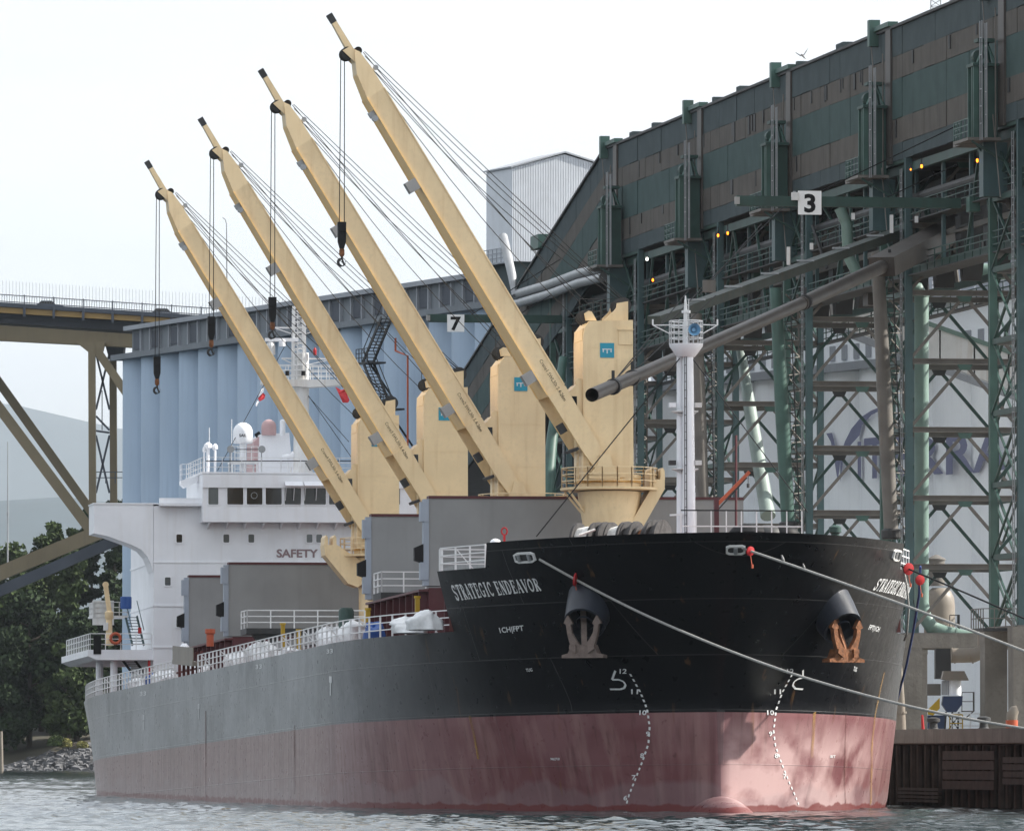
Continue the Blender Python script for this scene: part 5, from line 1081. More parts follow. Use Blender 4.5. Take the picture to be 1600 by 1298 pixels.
# lattice mast on the gallery roof
lm = thing('lattice_mast', 'small pale lattice mast on the gallery roof at the top right', 'mast', WF, at(1480, 22, 500))
for px in (1462, 1492):
    c = at(px, 30, 500); t_ = at(px, -60, 500)
    for dx in (-.3, .3): mb = MB(); mb.bar(c + (dx, 0, 0), t_ + (dx, 0, 0), .06); mb.build('leg', M['galv'], lm)
    mb = MB()
    for k in range(9): p = c + (t_ - c) * k / 9; q = c + (t_ - c) * (k + 1) / 9; mb.bar(p - (.3, 0, 0), q + (.3, 0, 0), .04); mb.bar(p + (.3, 0, 0), q - (.3, 0, 0), .04); mb.bar(p - (.3, 0, 0), p + (.3, 0, 0), .04)
    mb.build('lacing', M['galv'], lm)

# ------------------------------------------------------------------ machinery on the wharf
YM = 452.0
def wb(mb, x0, y0, x1, y1, Y, dep): a = at(x0, y1, Y); b = at(x1, y0, Y); mb.box(a[0], b[0], Y, Y + dep, a[2], b[2]); return mb
mc = thing('hooded_machine', 'navy blue and yellow machine with a tan hood on the wharf', 'machine', WF, at(1495, 1142, YM))
mb = MB(); a = at(1471, 1062, YM); b = at(1513, 1048, YM); mb.prism([(a[0], a[2] + .05), (a[0] + .25, a[2] - .02), (b[0], a[2] - .02), (b[0] - .25, b[2]), (a[0] + .1, b[2])], 1, YM - .6, YM + 1); mb.build('hood', M['tan'], mc)
mb = MB(); c = at(1492, 1086, YM); mb.lathe([(.36, 0), (.36, at(1492, 1062, YM)[2] - c[2])], (c[0], YM + .3, c[2]), 18); mb.build('stack', M['silowhite'], mc, 'edges')
mb = MB(); P = [at(x, y, YM) for x, y in ((1474, 1087), (1504, 1087), (1503, 1100), (1494, 1112), (1480, 1112), (1472, 1100))]; mb.prism([(p[0], p[2]) for p in P], 1, YM - .2, YM + 1); mb.build('hopper_body', M['machine'], mc)
mb = MB(); P = [at(x, y, YM) for x, y in ((1450, 1108), (1468, 1090), (1468, 1106), (1458, 1117), (1450, 1116))]; mb.prism([(p[0], p[2]) for p in P], 1, YM - .3, YM + .3); mb.build('chute', M['yellow'], mc)
mb = MB(); wb(mb, 1450, 1117, 1478, 1138, YM, 1.2); mb.build('drive_box', M['machine'], mc); mb = MB(); wb(mb, 1449, 1068, 1470, 1086, YM + .5, 1); mb.build('filter_box', M['dusty'], mc); mb = MB(); wb(mb, 1472, 1063, 1481, 1085, YM + .1, .6); mb.build('side_duct', M['galv'], mc)
mb = MB()
for x in (1478, 1488, 1498): mb.bar(at(x, 1112, YM), at(x + random.uniform(-4, 4), 1144, YM), .1)
mb.bar(at(1480, 1115, YM), at(1500, 1142, YM), .07); mb.bar(at(1500, 1115, YM), at(1480, 1142, YM), .07); mb.build('legs_frame', M['dark'], mc)
mb = MB(); a, b = at(1503, 1110, YM), at(1522, 1110, YM); mb.box(a[0], b[0], YM, YM + .8, a[2] - .06, a[2]); mb.rail([(a[0], YM, a[2]), (b[0], YM, a[2]), (b[0], YM + .8, a[2])], 1.02, .045, .6, 2); mb.bar((b[0], YM, a[2]), at(1508, 1122, YM), .06); mb.build('side_platform', M['dusty'], mc)
fr_ = thing('safety_railing', 'yellow and white safety railing on the wharf beside the machine', 'railing', WF, at(1515, 1142, YM - 1))
mb = MB(); a, b = at(1487, 1143, YM - 1), at(1545, 1143, YM - 1); mb.rail([a, b], 1.0, .05, .55, 3); mb.build('rails', M['rail'], fr_); mb = MB(); a, b = at(1484, 1143, YM - 1.2), at(1504, 1143, YM - 1.2); mb.rail([a, b], .95, .06, .6, 2); mb.build('yellow_rails', M['yellow'], fr_)
mb = MB(); wb(mb, 1534, 1134, 1545, 1144, YM - 1, .4); single('yellow_box', mb, M['yellow'], 'small yellow box at the end of the safety railing', 'box')
mb = MB(); c = at(1442, 1144, 440); mb.tube([c, c + (0, 0, .3), c + (-.04, 0, .95)], [.1, .085, .06], 10); single('marker_post', mb, M['red'], 'red marker post on the wharf left of the blue machine', 'post', smooth='edges')
dv_ = thing('vent_cowl', 'orange based pale vent cowl on the wharf at the right border', 'vent', WF, at(1581, 1146, 428)); mb = MB(); c = at(1581, 1146, 428); mb.tube([c, c + (0, 0, .72)], .32, 16); mb.build('base_drum', M['orange'], dv_, 'edges'); mb = MB(); mb.tube([c + (0, 0, .72), c + (.02, 0, 1.0), c + (.16, 0, 1.25), c + (.3, 0, 1.3)], [.28, .3, .26, .2], 16); mb.build('cowl', M['tan'], dv_, 'edges')
du = thing('exhaust_duct', 'tan elbow exhaust duct under the concrete portal', 'duct', WF, at(1500, 1024, 462)); mb = MB(); mb.tube([at(1486, 1024, 462), at(1522, 1023, 462), at(1534, 1018, 462), at(1538, 1008, 462), at(1539, 990, 462)], .42, 18); mb.build('duct_run', M['tan'], du, 'edges')
for x in (1490, 1518): mb = MB(); mb.tube([at(x - 1.2, 1024, 462), at(x + 1.2, 1023.6, 462)], .46, 18); mb.build('flange', M['tan'], du, 'edges')
mb = MB(); wb(mb, 1462, 1013, 1486, 1060, 463, 1.5); mb.build('support_box', M['dark'], du)
tk = thing('round_tank', 'round tan tank with grey stack behind the pale green pipe', 'tank', WF, at(1468, 990, 500)); c = at(1468, 990, 500); k = 500 / F; mb = MB(); mb.lathe([(.95, 0), (.95, 1.7), (.9, 2.2), (.72, 2.6), (.45, 2.8)], c, 22); mb.build('vessel', M['tan'], tk, 'edges'); mb = MB(); c2 = at(1463, 915, 500); mb.lathe([(.52, 0), (.52, 1.55), (.58, 1.57), (.58, 1.65), (.1, 1.9)], c2, 18); mb.build('stack', M['dusty'], tk, 'edges')
mb = MB(); a, b = at(1484, 985, 498), at(1499, 985, 498); mb.rail([a, b, b + (0, 2, 0)], .95, .05, .5, 2); mb.build('railing', M['dark'], tk)
sb = thing('access_platform', 'steel access platform with railing at the right edge above the concrete pier', 'platform', D, D.px(1540, 983, 1, -27)); a = D.px(1530, 981, 0, 58); b = D.px(1600, 981, 0, 58); mb = MB(); mb.box(57, 60, b[1], a[1], a[2] - .15, a[2]); mb.build('floor_plate', M['dark'], sb); mb = MB(); mb.rail([(60, a[1], a[2]), (57, a[1], a[2]), (57, b[1], a[2])], 1.05, .05, .6, 2); mb.build('railing', M['dusty'], sb)
lp = thing('wharf_pipe', 'pale standing pipe on the wharf against the port bow', 'pipe', WF, at(1406, 1146, 438)); mb = MB(); mb.tube([at(1408, 1146, 438), at(1407, 1100, 438), at(1406, 1040, 438)], [.28, .24, .13], 12); mb.build('pipe_run', M['tan'], lp, 'edges'); mb = MB(); mb.tube([at(1407.5, 1114, 438), at(1407.5, 1111, 438)], .31, 12); mb.build('flange', M['tan'], lp)

# ------------------------------------------------------------------ bow: fairleads, anchors, forecastle gear
def onhull(px, py, side):
    p = hull_px(px, py, side); q, n = hpt(p[0], p[2], side, 0.0); return q, n
def fairlead(px, py, w, h, side):
    c, n = onhull(px, py, side); tz = np.array((0, 0, 1.)); tx = np.cross(tz, n); tx /= np.linalg.norm(tx); tz = np.cross(n, tx)
    def ring(a, b, k=.35): return [(a*x, b*z) for x, z in ((-1, -1 + k), (-1 + k, -1), (1 - k, -1), (1, -1 + k), (1, 1 - k), (1 - k, 1), (-1 + k, 1), (-1, 1 - k))]
    mb = MB(); o = ring(w / 2, h / 2); i = ring(w / 2 - .09, h / 2 - .09); P = lambda q, e: c + tx * q[0] + tz * q[1] + n * e
    vs = [P(q, .10) for q in o] + [P(q, .10) for q in i] + [P(q, -.15) for q in o] + [P(q, .03) for q in i]; fs = []
    for k in range(8): j = (k + 1) % 8; fs += [(k, j, j+8, k+8), (k, k+16, j+16, j), (k+8, j+8, j+24, k+24)]
    mb.add(vs, fs); FL = mb.build('fairlead', M['offwhite'], SHIP)
    mb = MB(); mb.add([P(q, .045) for q in i], [tuple(range(8))]); mb.build('opening', M['dark'], FL)
    for e in (-.25, .25) if w > 1 else (0,):
        mb = MB(); mb.tube([P((e * w, -h / 2 + .1), .09), P((e * w, h / 2 - .1), .09)], .1, 8); mb.build('roller', M['galv'], FL)
    return c + n * .12
fl1 = fairlead(821, 870.5, 1.7, .52, 1); fl2 = fairlead(1153, 858, .9, .55, 1); fl3 = fairlead(1400, 867, 1.7, .55, -1)
def anchor(px, py, side, mtl, lab):
    c, n = onhull(px, py, side); fwd = np.array((-1., 0, 0)); ax = n * .62 + fwd * .45 + np.array((0, 0, -.55)); ax[1] *= .9; ax /= np.linalg.norm(ax)
    mb = MB(); a, b = c - ax * 1.6, c + ax * 1.15; mb.tube([a, c, b], [1.25, 1.12, .98], 28, False); mb.tube([a, b + ax * .0], [1.1, .86], 28, False)
    k = 28; u = np.cross(ax, (0, 0, 1.)); u /= np.linalg.norm(u); w = np.cross(u, ax)
    ring = lambda r, o: [o + r * (math.cos(t) * u + math.sin(t) * w) for t in np.arange(k) * 2 * math.pi / k]
    mb.add(ring(.98, b) + ring(.86, b), [(i, (i + 1) % k, k + (i + 1) % k, k + i) for i in range(k)]); mb.tube([b - ax * .1, b + ax * .02], .42, 20, False)
    PD = mb.build('anchor_pod', M['podgrey'], SHIP, 'edges')
    # anchor hanging in the pod mouth
    base = b + np.array((0, 0, -1.45)) + ax * .05; hz = np.array((u[0], u[1], 0)); hz /= np.linalg.norm(hz); fr = np.cross(hz, (0, 0, 1.)); fr = fr if fr @ ax > 0 else -fr
    t = thing('anchor', lab, 'anchor', S, base, 'bow anchors')
    P = lambda x, z, y=0: base + hz * x + np.array((0, 0, z)) + fr * y
    def ext(poly, y0, y1):
        n_ = len(poly); m_ = MB(); m_.add([P(x, z, y0) for x, z in poly] + [P(x, z, y1) for x, z in poly], [tuple(range(n_))[::-1], tuple(range(n_, 2*n_))] + [(i, (i+1) % n_, n_+(i+1) % n_, n_+i) for i in range(n_)]); return m_
    ext([(-1.02, -.12), (1.02, -.12), (1.02, .02), (.72, .1), (.55, .5), (-.55, .5), (-.72, .1), (-1.02, .02)], -.3, .32).build('crown', M[mtl], t)
    for s in (-1, 1):
        ext([(s * x, z) for x, z in ((.12, .45), (.58, .42), (.74, 1.0), (.80, 1.45), (.92, 1.5), (.72, 1.92), (.48, 1.5), (.58, 1.42), (.52, 1.05), (.34, .75))], .08, .34).build('fluke', M[mtl], t)
        ext([(s * x, z) for x, z in ((.3, .1), (.62, .3), (.6, .5), (.3, .5))], .3, .45).build('rib', M[mtl], t)
    m_ = MB(); m_.bar(P(-.03, .3, .1), P(.22, 2.1, -.5), .26, .3); m_.build('shank', M[mtl], t)
M['podgrey'] = mat('dark navy pod paint', (.022, .026, .036), .38, var=.2, streak=.3, scol=(.05, .05, .055))
anchor(922, 948, 1, 'mudsteel', 'muddy brown anchor hanging below its pod on the starboard bow')
anchor(1300, 955, -1, 'rust', 'rusty orange anchor hanging below its pod on the port bow')

# foremast
fm = MB(); SM = 9.5; tL, zL = sp(1063.5, 825, SM); tR, _ = sp(1076, 825, SM); zT = sp(1070, 548, SM)[1]
mb = MB(); mb.tube([(SM - .1, tR, ZF), (SM - .1, tR + .02, zT)], [.34, .26], 18); FM = mb.build('foremast', M['white'], SHIP, 'edges', label='white twin pole foremast')
mb = MB(); mb.tube([(SM + .2, tL, ZF), (SM + .2, tL - .02, zT)], [.17, .15], 12); mb.build('ladder_trunk', M['white'], FM, 'edges')
mb = MB(); mb.ladder((SM - .42, (tL + tR) / 2 + .02, ZF + 1), (SM - .36, (tL + tR) / 2, zT - .3), .1, (0, 1, 0), .4, .03); mb.build('cable_run', M['dark'], FM)
tc_, zc = sp(1072, 540, SM); mb = MB(); mb.lathe([(.42, -.55), (.55, -.4), (.8, -.05), (.82, .08), (.3, .1)], (SM, tc_, zc), 24); mb.build('crows_nest', M['white'], FM, 'edges')
mb = MB(); R = .8; pts = [(SM + R * math.cos(a), tc_ + R * math.sin(a), zc + .08) for a in np.linspace(0, 2 * math.pi, 11)]; mb.rail(pts, 1.1, .05, .5, 4, .06); mb.build('nest_railing', M['rail'], FM)
mb = MB()
for x in (1020, 1121): a = (SM, *sp(x, 508, SM)); mb.bar(a, (SM, tc_, sp(x, 507, SM)[1]), .05); mb.bar(a, (SM, tc_ + (.75 if x < 1070 else -.75), zc + .55), .05); mb.bar(a, (a[0], a[1], a[2] + .28), .07)
mb.build('yardarm', M['rail'], FM)
mb = MB(); mb.tube([(SM, tc_ + .02, zc), (SM, tc_ + .02, sp(1072, 488, SM)[1]), (SM, tc_ + .02, sp(1072, 462, SM)[1])], [.11, .1, .03], 10); mb.lathe([(.22, 0), (.22, .12)], (SM, *sp(1072, 489, SM)), 12); mb.ladder((SM - .2, tc_, zc + .2), (SM - .2, tc_, zc + 2.2), .2, (0, 1, 0), .25, .03); mb.build('topmast', M['rail'], FM)
mb = MB(); c = np.array((SM - 1.05, *sp(1084.5, 515, SM - 1.05))); mb.tube([c + (-.12, 0, 0), c + (.02, 0, 0), c + (.2, 0, 0), c + (.9, 0, 0)], [.30, .2, .09, .07], 20, False); mb.tube([c + (.08, 0, 0), c + (.1, 0, 0)], .1, 10); mb.build('fog_horn', M['hornblue'] if 'hornblue' in M else M['hatchlight'], FM, 'edges')
for y, dark in ((634, 'white'), (724, 'dark')):
    for x in (1050, 1090):
        t_, z_ = sp(x, y, SM); mb = MB(); mb.box(SM - .25, SM + .1, t_ - .16, t_ + .16, z_ - .08, z_ + .14); mb.build('floodlight', M[dark if x < 1070 else 'offwhite'], FM)
        mb = MB(); mb.box(SM - .2, SM + .2, min(t_, tR) , max(t_, tR), z_ - .3, z_ - .24); mb.bar((SM, t_, z_ - .26), (SM, tR, z_ - .6), .06); mb.build('lamp_bracket', M['offwhite'], FM)
mb = MB(); mb.bar((SM - .3, *sp(1045, 805, SM)), (SM - .3, *sp(1066, 804, SM)), .09); mb.build('bell_bracket', M['rail'], FM)
# look-out rail on the forecastle
sR = 1.0; a, b = sp(1064, 833, sR), sp(1253, 833, sR); zr = sp(1064, 797, sR)[1]; mb = MB()
for fz in (.40, .70): mb.bar((sR, a[0], ZF + (zr - ZF) * fz), (sR, b[0], ZF + (zr - ZF) * fz), .05)
LR = mb.build('lookout_railing', M['rail'], SHIP)
mb = MB(); mb.bar((sR, a[0], zr), (sR, b[0] + .3, zr), .06); mb.build('top_rail', M['black'], LR)
for k in range(9): t_ = a[0] + (b[0] - a[0]) * k / 8; mb = MB(); mb.bar((sR, t_, ZF), (sR, t_, zr), .05); mb.build('post', M['rail'], LR)
# winches
def winch(s, x0, x1, r, m):
    ta, z_ = sp(x0, 836, s); tb_ = sp(x1, 836, s)[0]; L = abs(ta - tb_) * 1.25; c = np.array((s, (ta + tb_) / 2, ZF + 1.28)); d = np.array((-.62, -.78, 0)); a, b = c - d * L / 2, c + d * L / 2
    mb = MB(); mb.tube([a, c, b], [r * .74, r * .82, r * .74], 24); W_ = mb.build('mooring_winch', M[m], SHIP, 'edges')
    for e in (a, b): mb = MB(); mb.tube([e - d * .06, e + d * .06], r * 1.03, 28); mb.tube([e - d * .09, e + d * .09], r * .3, 12); mb.build('drum_flange', M['drumgrey'], W_, 'edges')
    mb = MB(); mb.box(s - .5, s + .5, min(ta, tb_) - .1, max(ta, tb_) + .1, ZF, ZF + .35); mb.build('base_frame', M['green'], W_)
M['drumgrey'] = mat('scuffed drum steel', (.045, .042, .042), .7, var=.3, vs=3, bump=.4)
M['hornblue'] = mat('blue horn', (.16, .33, .50), .4)
M['hawser'] = mat('white hawser coils', (.60, .59, .56), .85, var=.25, vs=5, bump=.8, bs=14)
winch(7.5, 906, 930, .86, 'hawser'); winch(7.5, 936, 946, .9, 'drumgrey'); winch(7.5, 957, 976, .9, 'hawser'); winch(7.2, 982, 994, .92, 'drumgrey'); winch(6.8, 1002, 1012, .72, 'rust'); winch(6, 1022, 1034, .95, 'drumgrey')
mb = MB(); mb.tube([(6.2, *sp(905, 836, 6.2)), (6.2, *sp(930, 827, 6.2))], .06, 8); mb.build('loose_rope', M['hawser'], SHIP)
mb = MB(); mb.lathe([(.18, -1.), (.18, .0), (.29, .05), (.29, .15), (.2, .3), (.03, .36)], (8, *sp(774, 853, 8)), 18); mb.build('mushroom_vent', M['white'], SHIP, 'edges')
mb = MB(); t_, z_ = sp(788, 838, 8.5); mb.bar((8.5, t_, ZF), (8.5, t_, z_ + .1), .1); mb.tube([(8.5, t_ + .14 * math.cos(a), z_ + .25 + .18 * math.sin(a)) for a in np.linspace(0, 6.28, 9)], .04, 6); mb.build('hydrant', M['red'], SHIP)
for x, y, r, m in ((1170, 834, .95, 'black'), (1200, 836, .8, 'dark'), (1225, 836, .75, 'black')):
    t_, z_ = sp(x, y, 5.5); mb = MB(); mb.lathe([(r, ZF - z_), (r, .1), (r * .8, .32), (r * .3, .48), (.05, .5)], (5.5, t_, z_), 18); mb.build('covered_windlass', M[m], SHIP, 'edges')
mb = MB(); t_, z_ = sp(1305, 830, 4); mb.lathe([(.2, ZF - z_), (.2, -.1), (.3, -.05), (.3, .2), (.15, .3)], (4, t_, z_), 14); mb.build('air_vent', M['green'], SHIP, 'edges')
dvt = thing('davit', 'small red store davit on the forecastle right of the foremast', 'davit', S, (7, *sp(1120, 828, 7))); mb = MB(); t_, z_ = sp(1120, 828, 7); mb.bar((7, t_, ZF), (7, *sp(1119, 780, 7)), .22); mb.build('post', M['maroon'], dvt)
mb = MB(); mb.bar((7, *sp(1117, 792, 7)), (7, *sp(1171, 737, 7)), .1, .16); mb.build('boom', M['orange'], dvt); mb = MB(); mb.bar((7.2, *sp(1122, 796, 7.2)), (7.2, *sp(1167, 746, 7.2)), .06); mb.tube([(7, *sp(1169, 740, 7)), (7, *sp(1169, 757, 7))], .02, 5); mb.lathe([(.07, -.15), (.07, .05)], (7, *sp(1169, 757, 7)), 8); mb.build('hoist_tackle', M['dark'], dvt)
mb = MB(); mb.tube([(8, *sp(1150, 830, 8)), (8, *sp(1150, 680, 8))], .06, 8); single('jackstaff', mb, M['maroon'], 'thin dark red staff standing behind the red davit', 'staff', S)
for a, b in (((1062, 548, SM), (840, 838, 7)), ((985, 645, 20), (838, 838, 12))):
    pass
mb = MB(); mb.tube([(SM, *sp(1062, 560, SM)), (10.5, *sp(838, 838, 10.5))], .03, 5); mb.build('stay_wire', M['wire'], SHIP); mb = MB(); mb.tube([(SM, *sp(1078, 555, SM)), (3, *sp(1262, 800, 3))], .025, 5); mb.build('stay_wire', M['wire'], SHIP)

# ------------------------------------------------------------------ white tarpaulins and gear along the rail
def lump(s, t, z, L, Wd, H, seed, m, name, lab, cat, grp):
    r = np.random.default_rng(seed); n, k = 26, 10; vs = []; ph = r.random(6) * 6.28
    for j in range(k + 1):
        a = j / k * math.pi / 2
        for i in range(n):
            b = 2 * math.pi * i / n; rr = 1 + .22 * math.sin(2 * b + ph[0]) * math.sin(3 * a + ph[1]) + .10 * math.sin(7 * b + ph[2]) + .16 * r.random(); c = math.cos(a) ** .5
            vs.append((s + L / 2 * rr * c * math.cos(b), t + Wd / 2 * rr * c * math.sin(b), z + H * math.sin(a) ** .55 * (1 + .22 * math.sin(2 * b + ph[3]) + .12 * r.random()) * (1 if j < k else .95)))
    mb = MB(); mb.add(vs, [(j*n+i, j*n+(i+1)%n, (j+1)*n+(i+1)%n, (j+1)*n+i) for j in range(k) for i in range(n)]); single(name, mb, M[m], lab, cat, S, grp, True)
TP = [(222, 1067, 4.5, .95, 'white tarpaulin bundle at the after end of the deck rail'), (258, 1056, 6, 1.1, 'long white tarpaulin bundle left of the stowed gangway'), (306, 1044, 4, 1.1, 'white tarpaulin bundle directly beside the stowed gangway'), (372, 1029, 3.0, 1.2, 'rounded white tarpaulin bundle behind the first rails right of the gangway'), (410, 1020, 3.4, 1.5, 'tall white tarpaulin bundle under the left platform'),
      (455, 1014, 3.4, .7, 'low white tarpaulin roll under the middle of the left platform'), (520, 998, 3.4, 1.4, 'white tarpaulin bundle left of the blue cover'), (550, 992, 3.6, 1.5, 'white tarpaulin bundle behind the blue cover'), (640, 972, 1.8, .95, 'white draped tarpaulin left part of the heap below the bow bulwark'), (664, 965, 1.9, 1.1, 'white draped tarpaulin right part of the heap below the bow bulwark')]
for i, (x, y, L, H, lab) in enumerate(TP):
    P = S.px(x, y, 1, 12.6); lump(P[0], 12.6, ZD, L, 1.6, H * .68, 20 + i, 'tarp', 'tarpaulin', lab, 'tarpaulin', 'white tarpaulins on the deck')
for x, y, lab in ((585, 989, 'blue cover between white tarpaulins near the rail'), (240, 1062, 'blue cover behind the after rail')):
    P = S.px(x, y, 1, 12.9); lump(P[0], 12.9, ZD, 1.3, 1.0, .7, int(x), 'blue', 'deck_cover', lab, 'cover', 'blue covers on the deck')
for x, y, m, lab in ((442, 990, 'yellow', 'yellow post beside the left platform'), (467, 1000, 'yellow', 'short yellow post under the left platform'), (575, 968, 'yellow', 'yellow post left of the cross deck platform columns'), (652, 950, 'yellow', 'yellow post next to the bow bulwark')):
    P = S.px(x, y, 1, 10.5); mb = MB(); mb.bar((P[0], 10.5, ZD), (P[0], 10.5, P[2] + .5), .22); mb.lathe([(.17, 0), (.17, .12)], (P[0], 10.5, P[2] + .5), 8); single('deck_post', mb, M[m], lab, 'post', S, 'yellow deck posts')
mb = MB(); P = S.px(541, 975, 1, 12.0); mb.lathe([(.4, 0), (.4, 2.0), (.3, 2.15)], (P[0], 12, ZD), 14); single('deck_vent', mb, M['green'], 'dark green cylindrical vent among the tarpaulins', 'vent', S, smooth='edges')

# ------------------------------------------------------------------ flags
def flag(pts, name, lab, mats, s=151):
    t = thing(name, lab, 'flag', S, (s, *sp(*pts[0][0], s)))
    for i, (poly, m) in enumerate(zip(pts, mats)):
        P = [(s + .12 * math.sin(k * 2.1), *sp(x, y, s)) for k, (x, y) in enumerate(poly)]; n = len(P); mb = MB(); mb.add(P + [(p[0] + .03, p[1], p[2]) for p in P], [tuple(range(n)), tuple(range(n, 2*n))[::-1]] + [(k, (k+1) % n, n+(k+1) % n, n+k) for k in range(n)]); mb.build('cloth_panel', M[m], t)
flag([[(524, 604), (533, 609), (538, 608), (544, 604), (541, 612), (546, 625), (544, 629), (536, 629), (529, 615)]], 'signal_flag', 'plain red flag flying between the second and third jibs', ['flagred'])
flag([[(409, 607), (413, 606), (411, 613), (404, 620), (405, 616)], [(411, 613.5), (415, 617), (413, 623), (406, 627), (403, 622)], [(405, 627.5), (401, 635), (399, 633), (402, 626)]], 'ensign', 'red and white flag left of the aftmost jib', ['white', 'flagred', 'white'])

# ------------------------------------------------------------------ mooring lines, rat guards, birds
def interp(L, n):
    L = np.array(L, float); d = np.r_[0, np.cumsum(np.hypot(*np.diff(L[:, :2], axis=0).T))]; q = np.linspace(0, d[-1], n)
    # smooth curve through the points
    c = np.polyfit(d, L[:, 1], 2); return [at(np.interp(v, d, L[:, 0]), np.polyval(c, v), np.interp(v, d, L[:, 2])) for v in q]
def rope(lab, P, r, m='rope'):
    mb = MB(); mb.tube(P, r, 8); return single('mooring_rope', mb, M[m], lab, 'rope', smooth=True)
wd = lambda q: float(S.wor(q)[1])
Ra = interp([(843, 872, wd(fl1)), (1000, 957, 381), (1230, 1055, 374), (1440, 1106, 369), (1600, 1134, 365.5), (1720, 1150, 363.5), (1900, 1166, 361)], 70)
def clear(P):                                     # a line led round the bow lies against the plating, not inside it
    Q = []
    for p in P:
        l = S.loc(p); d = ray_of(p); k = 0
        while k < 400 and l[0] > float(stem(l[2])) - .12 and abs(l[1]) < float(hb(l[0], l[2])) + .12 and l[2] < ZB: p = p - d * .05; l = S.loc(p); k += 1
        Q.append(p)
    return Q
def ray_of(p): d = p - CAM; return d / np.linalg.norm(d)
Ra = clear(Ra)
Rb = interp([(1160, 857, wd(fl2)), (1400, 939, 372), (1600, 1018, 366), (1900, 1140, 356)], 60)
Rc = interp([(1408, 884, wd(fl3)), (1500, 922, 385), (1600, 966, 378), (1980, 1140, 356)], 50)
rope('long grey mooring rope crossing the whole bow from the starboard fairlead', Ra, .062); rope('grey mooring rope from the centre fairlead with two birds on it', Rb, .062); rope('dark mooring rope from the port fairlead toward the right border', Rc, .045, 'wire')
yb_ = wd(fl3)
rope('grey rope end hanging down the port bow', [at(*q) for q in ((1411, 884, yb_), (1417, 915, yb_), (1420, 950, yb_), (1417, 990, yb_ + 1), (1413, 1000, yb_ + 2))], .05)
rope('blue mooring rope hanging down past the port bow to the wharf', [at(*q) for q in ((1438, 885, yb_ + 6), (1436, 930, yb_ + 8), (1427, 985, yb_ + 12), (1416, 1040, yb_ + 16), (1404, 1085, yb_ + 18), (1398, 1105, yb_ + 20))], .06, 'bluerope')
def guard(P, i, lab, r=.38, tilt=0):
    d = P[i + 1] - P[i - 1]; d /= np.linalg.norm(d); c = P[i]; t = thing('rat_guard', lab, 'rat guard', WF, c, 'rat guards')
    if tilt: d = np.array((math.cos(tilt), -math.sin(tilt), -.15)); d /= np.linalg.norm(d)
    mb = MB(); mb.tube([c - d * .05, c + d * .02, c + d * .06], [r, r, r * .35], 22); mb.build('disc', M['red'], t, 'edges')
    mb = MB(); mb.tube([c + (0, 0, -r), c + (.06, 0, -r - .4)], .02, 5); mb.lathe([(.05, -.12), (.05, .06)], c + np.array((.08, 0, -r - .45)), 8); mb.build('tie_cord', M['orange'], t)
guard(Ra, 4, 'red rat guard disc on the long rope at the starboard bow', .32, .25); guard(Rb, 1, 'red rat guard disc at the centre fairlead of the bow', .22, .9); guard(Rc, 1, 'red rat guard disc at the port fairlead', .29, 1.0)
gp = [at(1438, 890, yb_ + 6), at(1437.6, 906, yb_ + 6), at(1437, 920, yb_ + 6)]; guard(gp, 1, 'red rat guard disc on the blue hanging rope', .25, 1.1)
def bird(c, lab, k, perch=True):
    t = thing('gull' if not perch else 'pigeon', lab, 'bird', WF, c); c = np.array(c); mb = MB()
    if perch: mb.tube([c + np.array(q) * k for q in ((.10, 0, -.06), (.06, 0, .06), (0, 0, .17), (-.03, 0, .27), (-.04, 0, .34), (-.12, 0, .34))], [k * q for q in (.02, .06, .085, .055, .045, .012)], 10); mb.build('body', M['skin'], t, True)
    else:
        mb.tube([c + np.array(q) * k for q in ((.2, .1, -.22), (.1, .05, -.12), (0, 0, 0), (-.06, 0, .06), (-.12, 0, .09))], [k * q for q in (.02, .05, .07, .045, .012)], 10); mb.build('body', M['skin'], t, True)
        for s, q in ((1, [(0, 0), (.12, .14), (.22, .30), (.36, .5), (.26, .26), (.1, .02)]), (-1, [(0, 0), (-.2, .06), (-.36, .17), (-.5, .22), (-.32, .08), (-.12, -.05)])):
            mb = MB(); n = len(q); mb.add([c + np.array((x, -.1 * abs(x), z)) * k for x, z in q] + [c + np.array((x, -.1 * abs(x) + .03, z - .015)) * k for x, z in q], [tuple(range(n)), tuple(range(n, 2*n))[::-1]] + [(i, (i+1) % n, n+(i+1) % n, n+i) for i in range(n)]); mb.build('wing', M['skin'], t)
def near(P, px):
    for a, b in zip(P, P[1:]):
        f_ = lambda p: 800 + F * p[0] / ((p - CAM) @ np.array((0, math.cos(PITCH), math.sin(PITCH))))
        if f_(a) <= px <= f_(b): k = (px - f_(a)) / (f_(b) - f_(a)); return a + (b - a) * k
bird(near(Rb, 1223) + (0, 0, .05), 'pale pigeon perched on the centre rope nearer the bow', .75); bird(near(Rb, 1256) + (0, 0, .05), 'small dark pigeon perched on the centre rope farther from the bow', .6); bird(at(1254, 87, 430), 'white gull flying left of the gallery roof', .8, False)

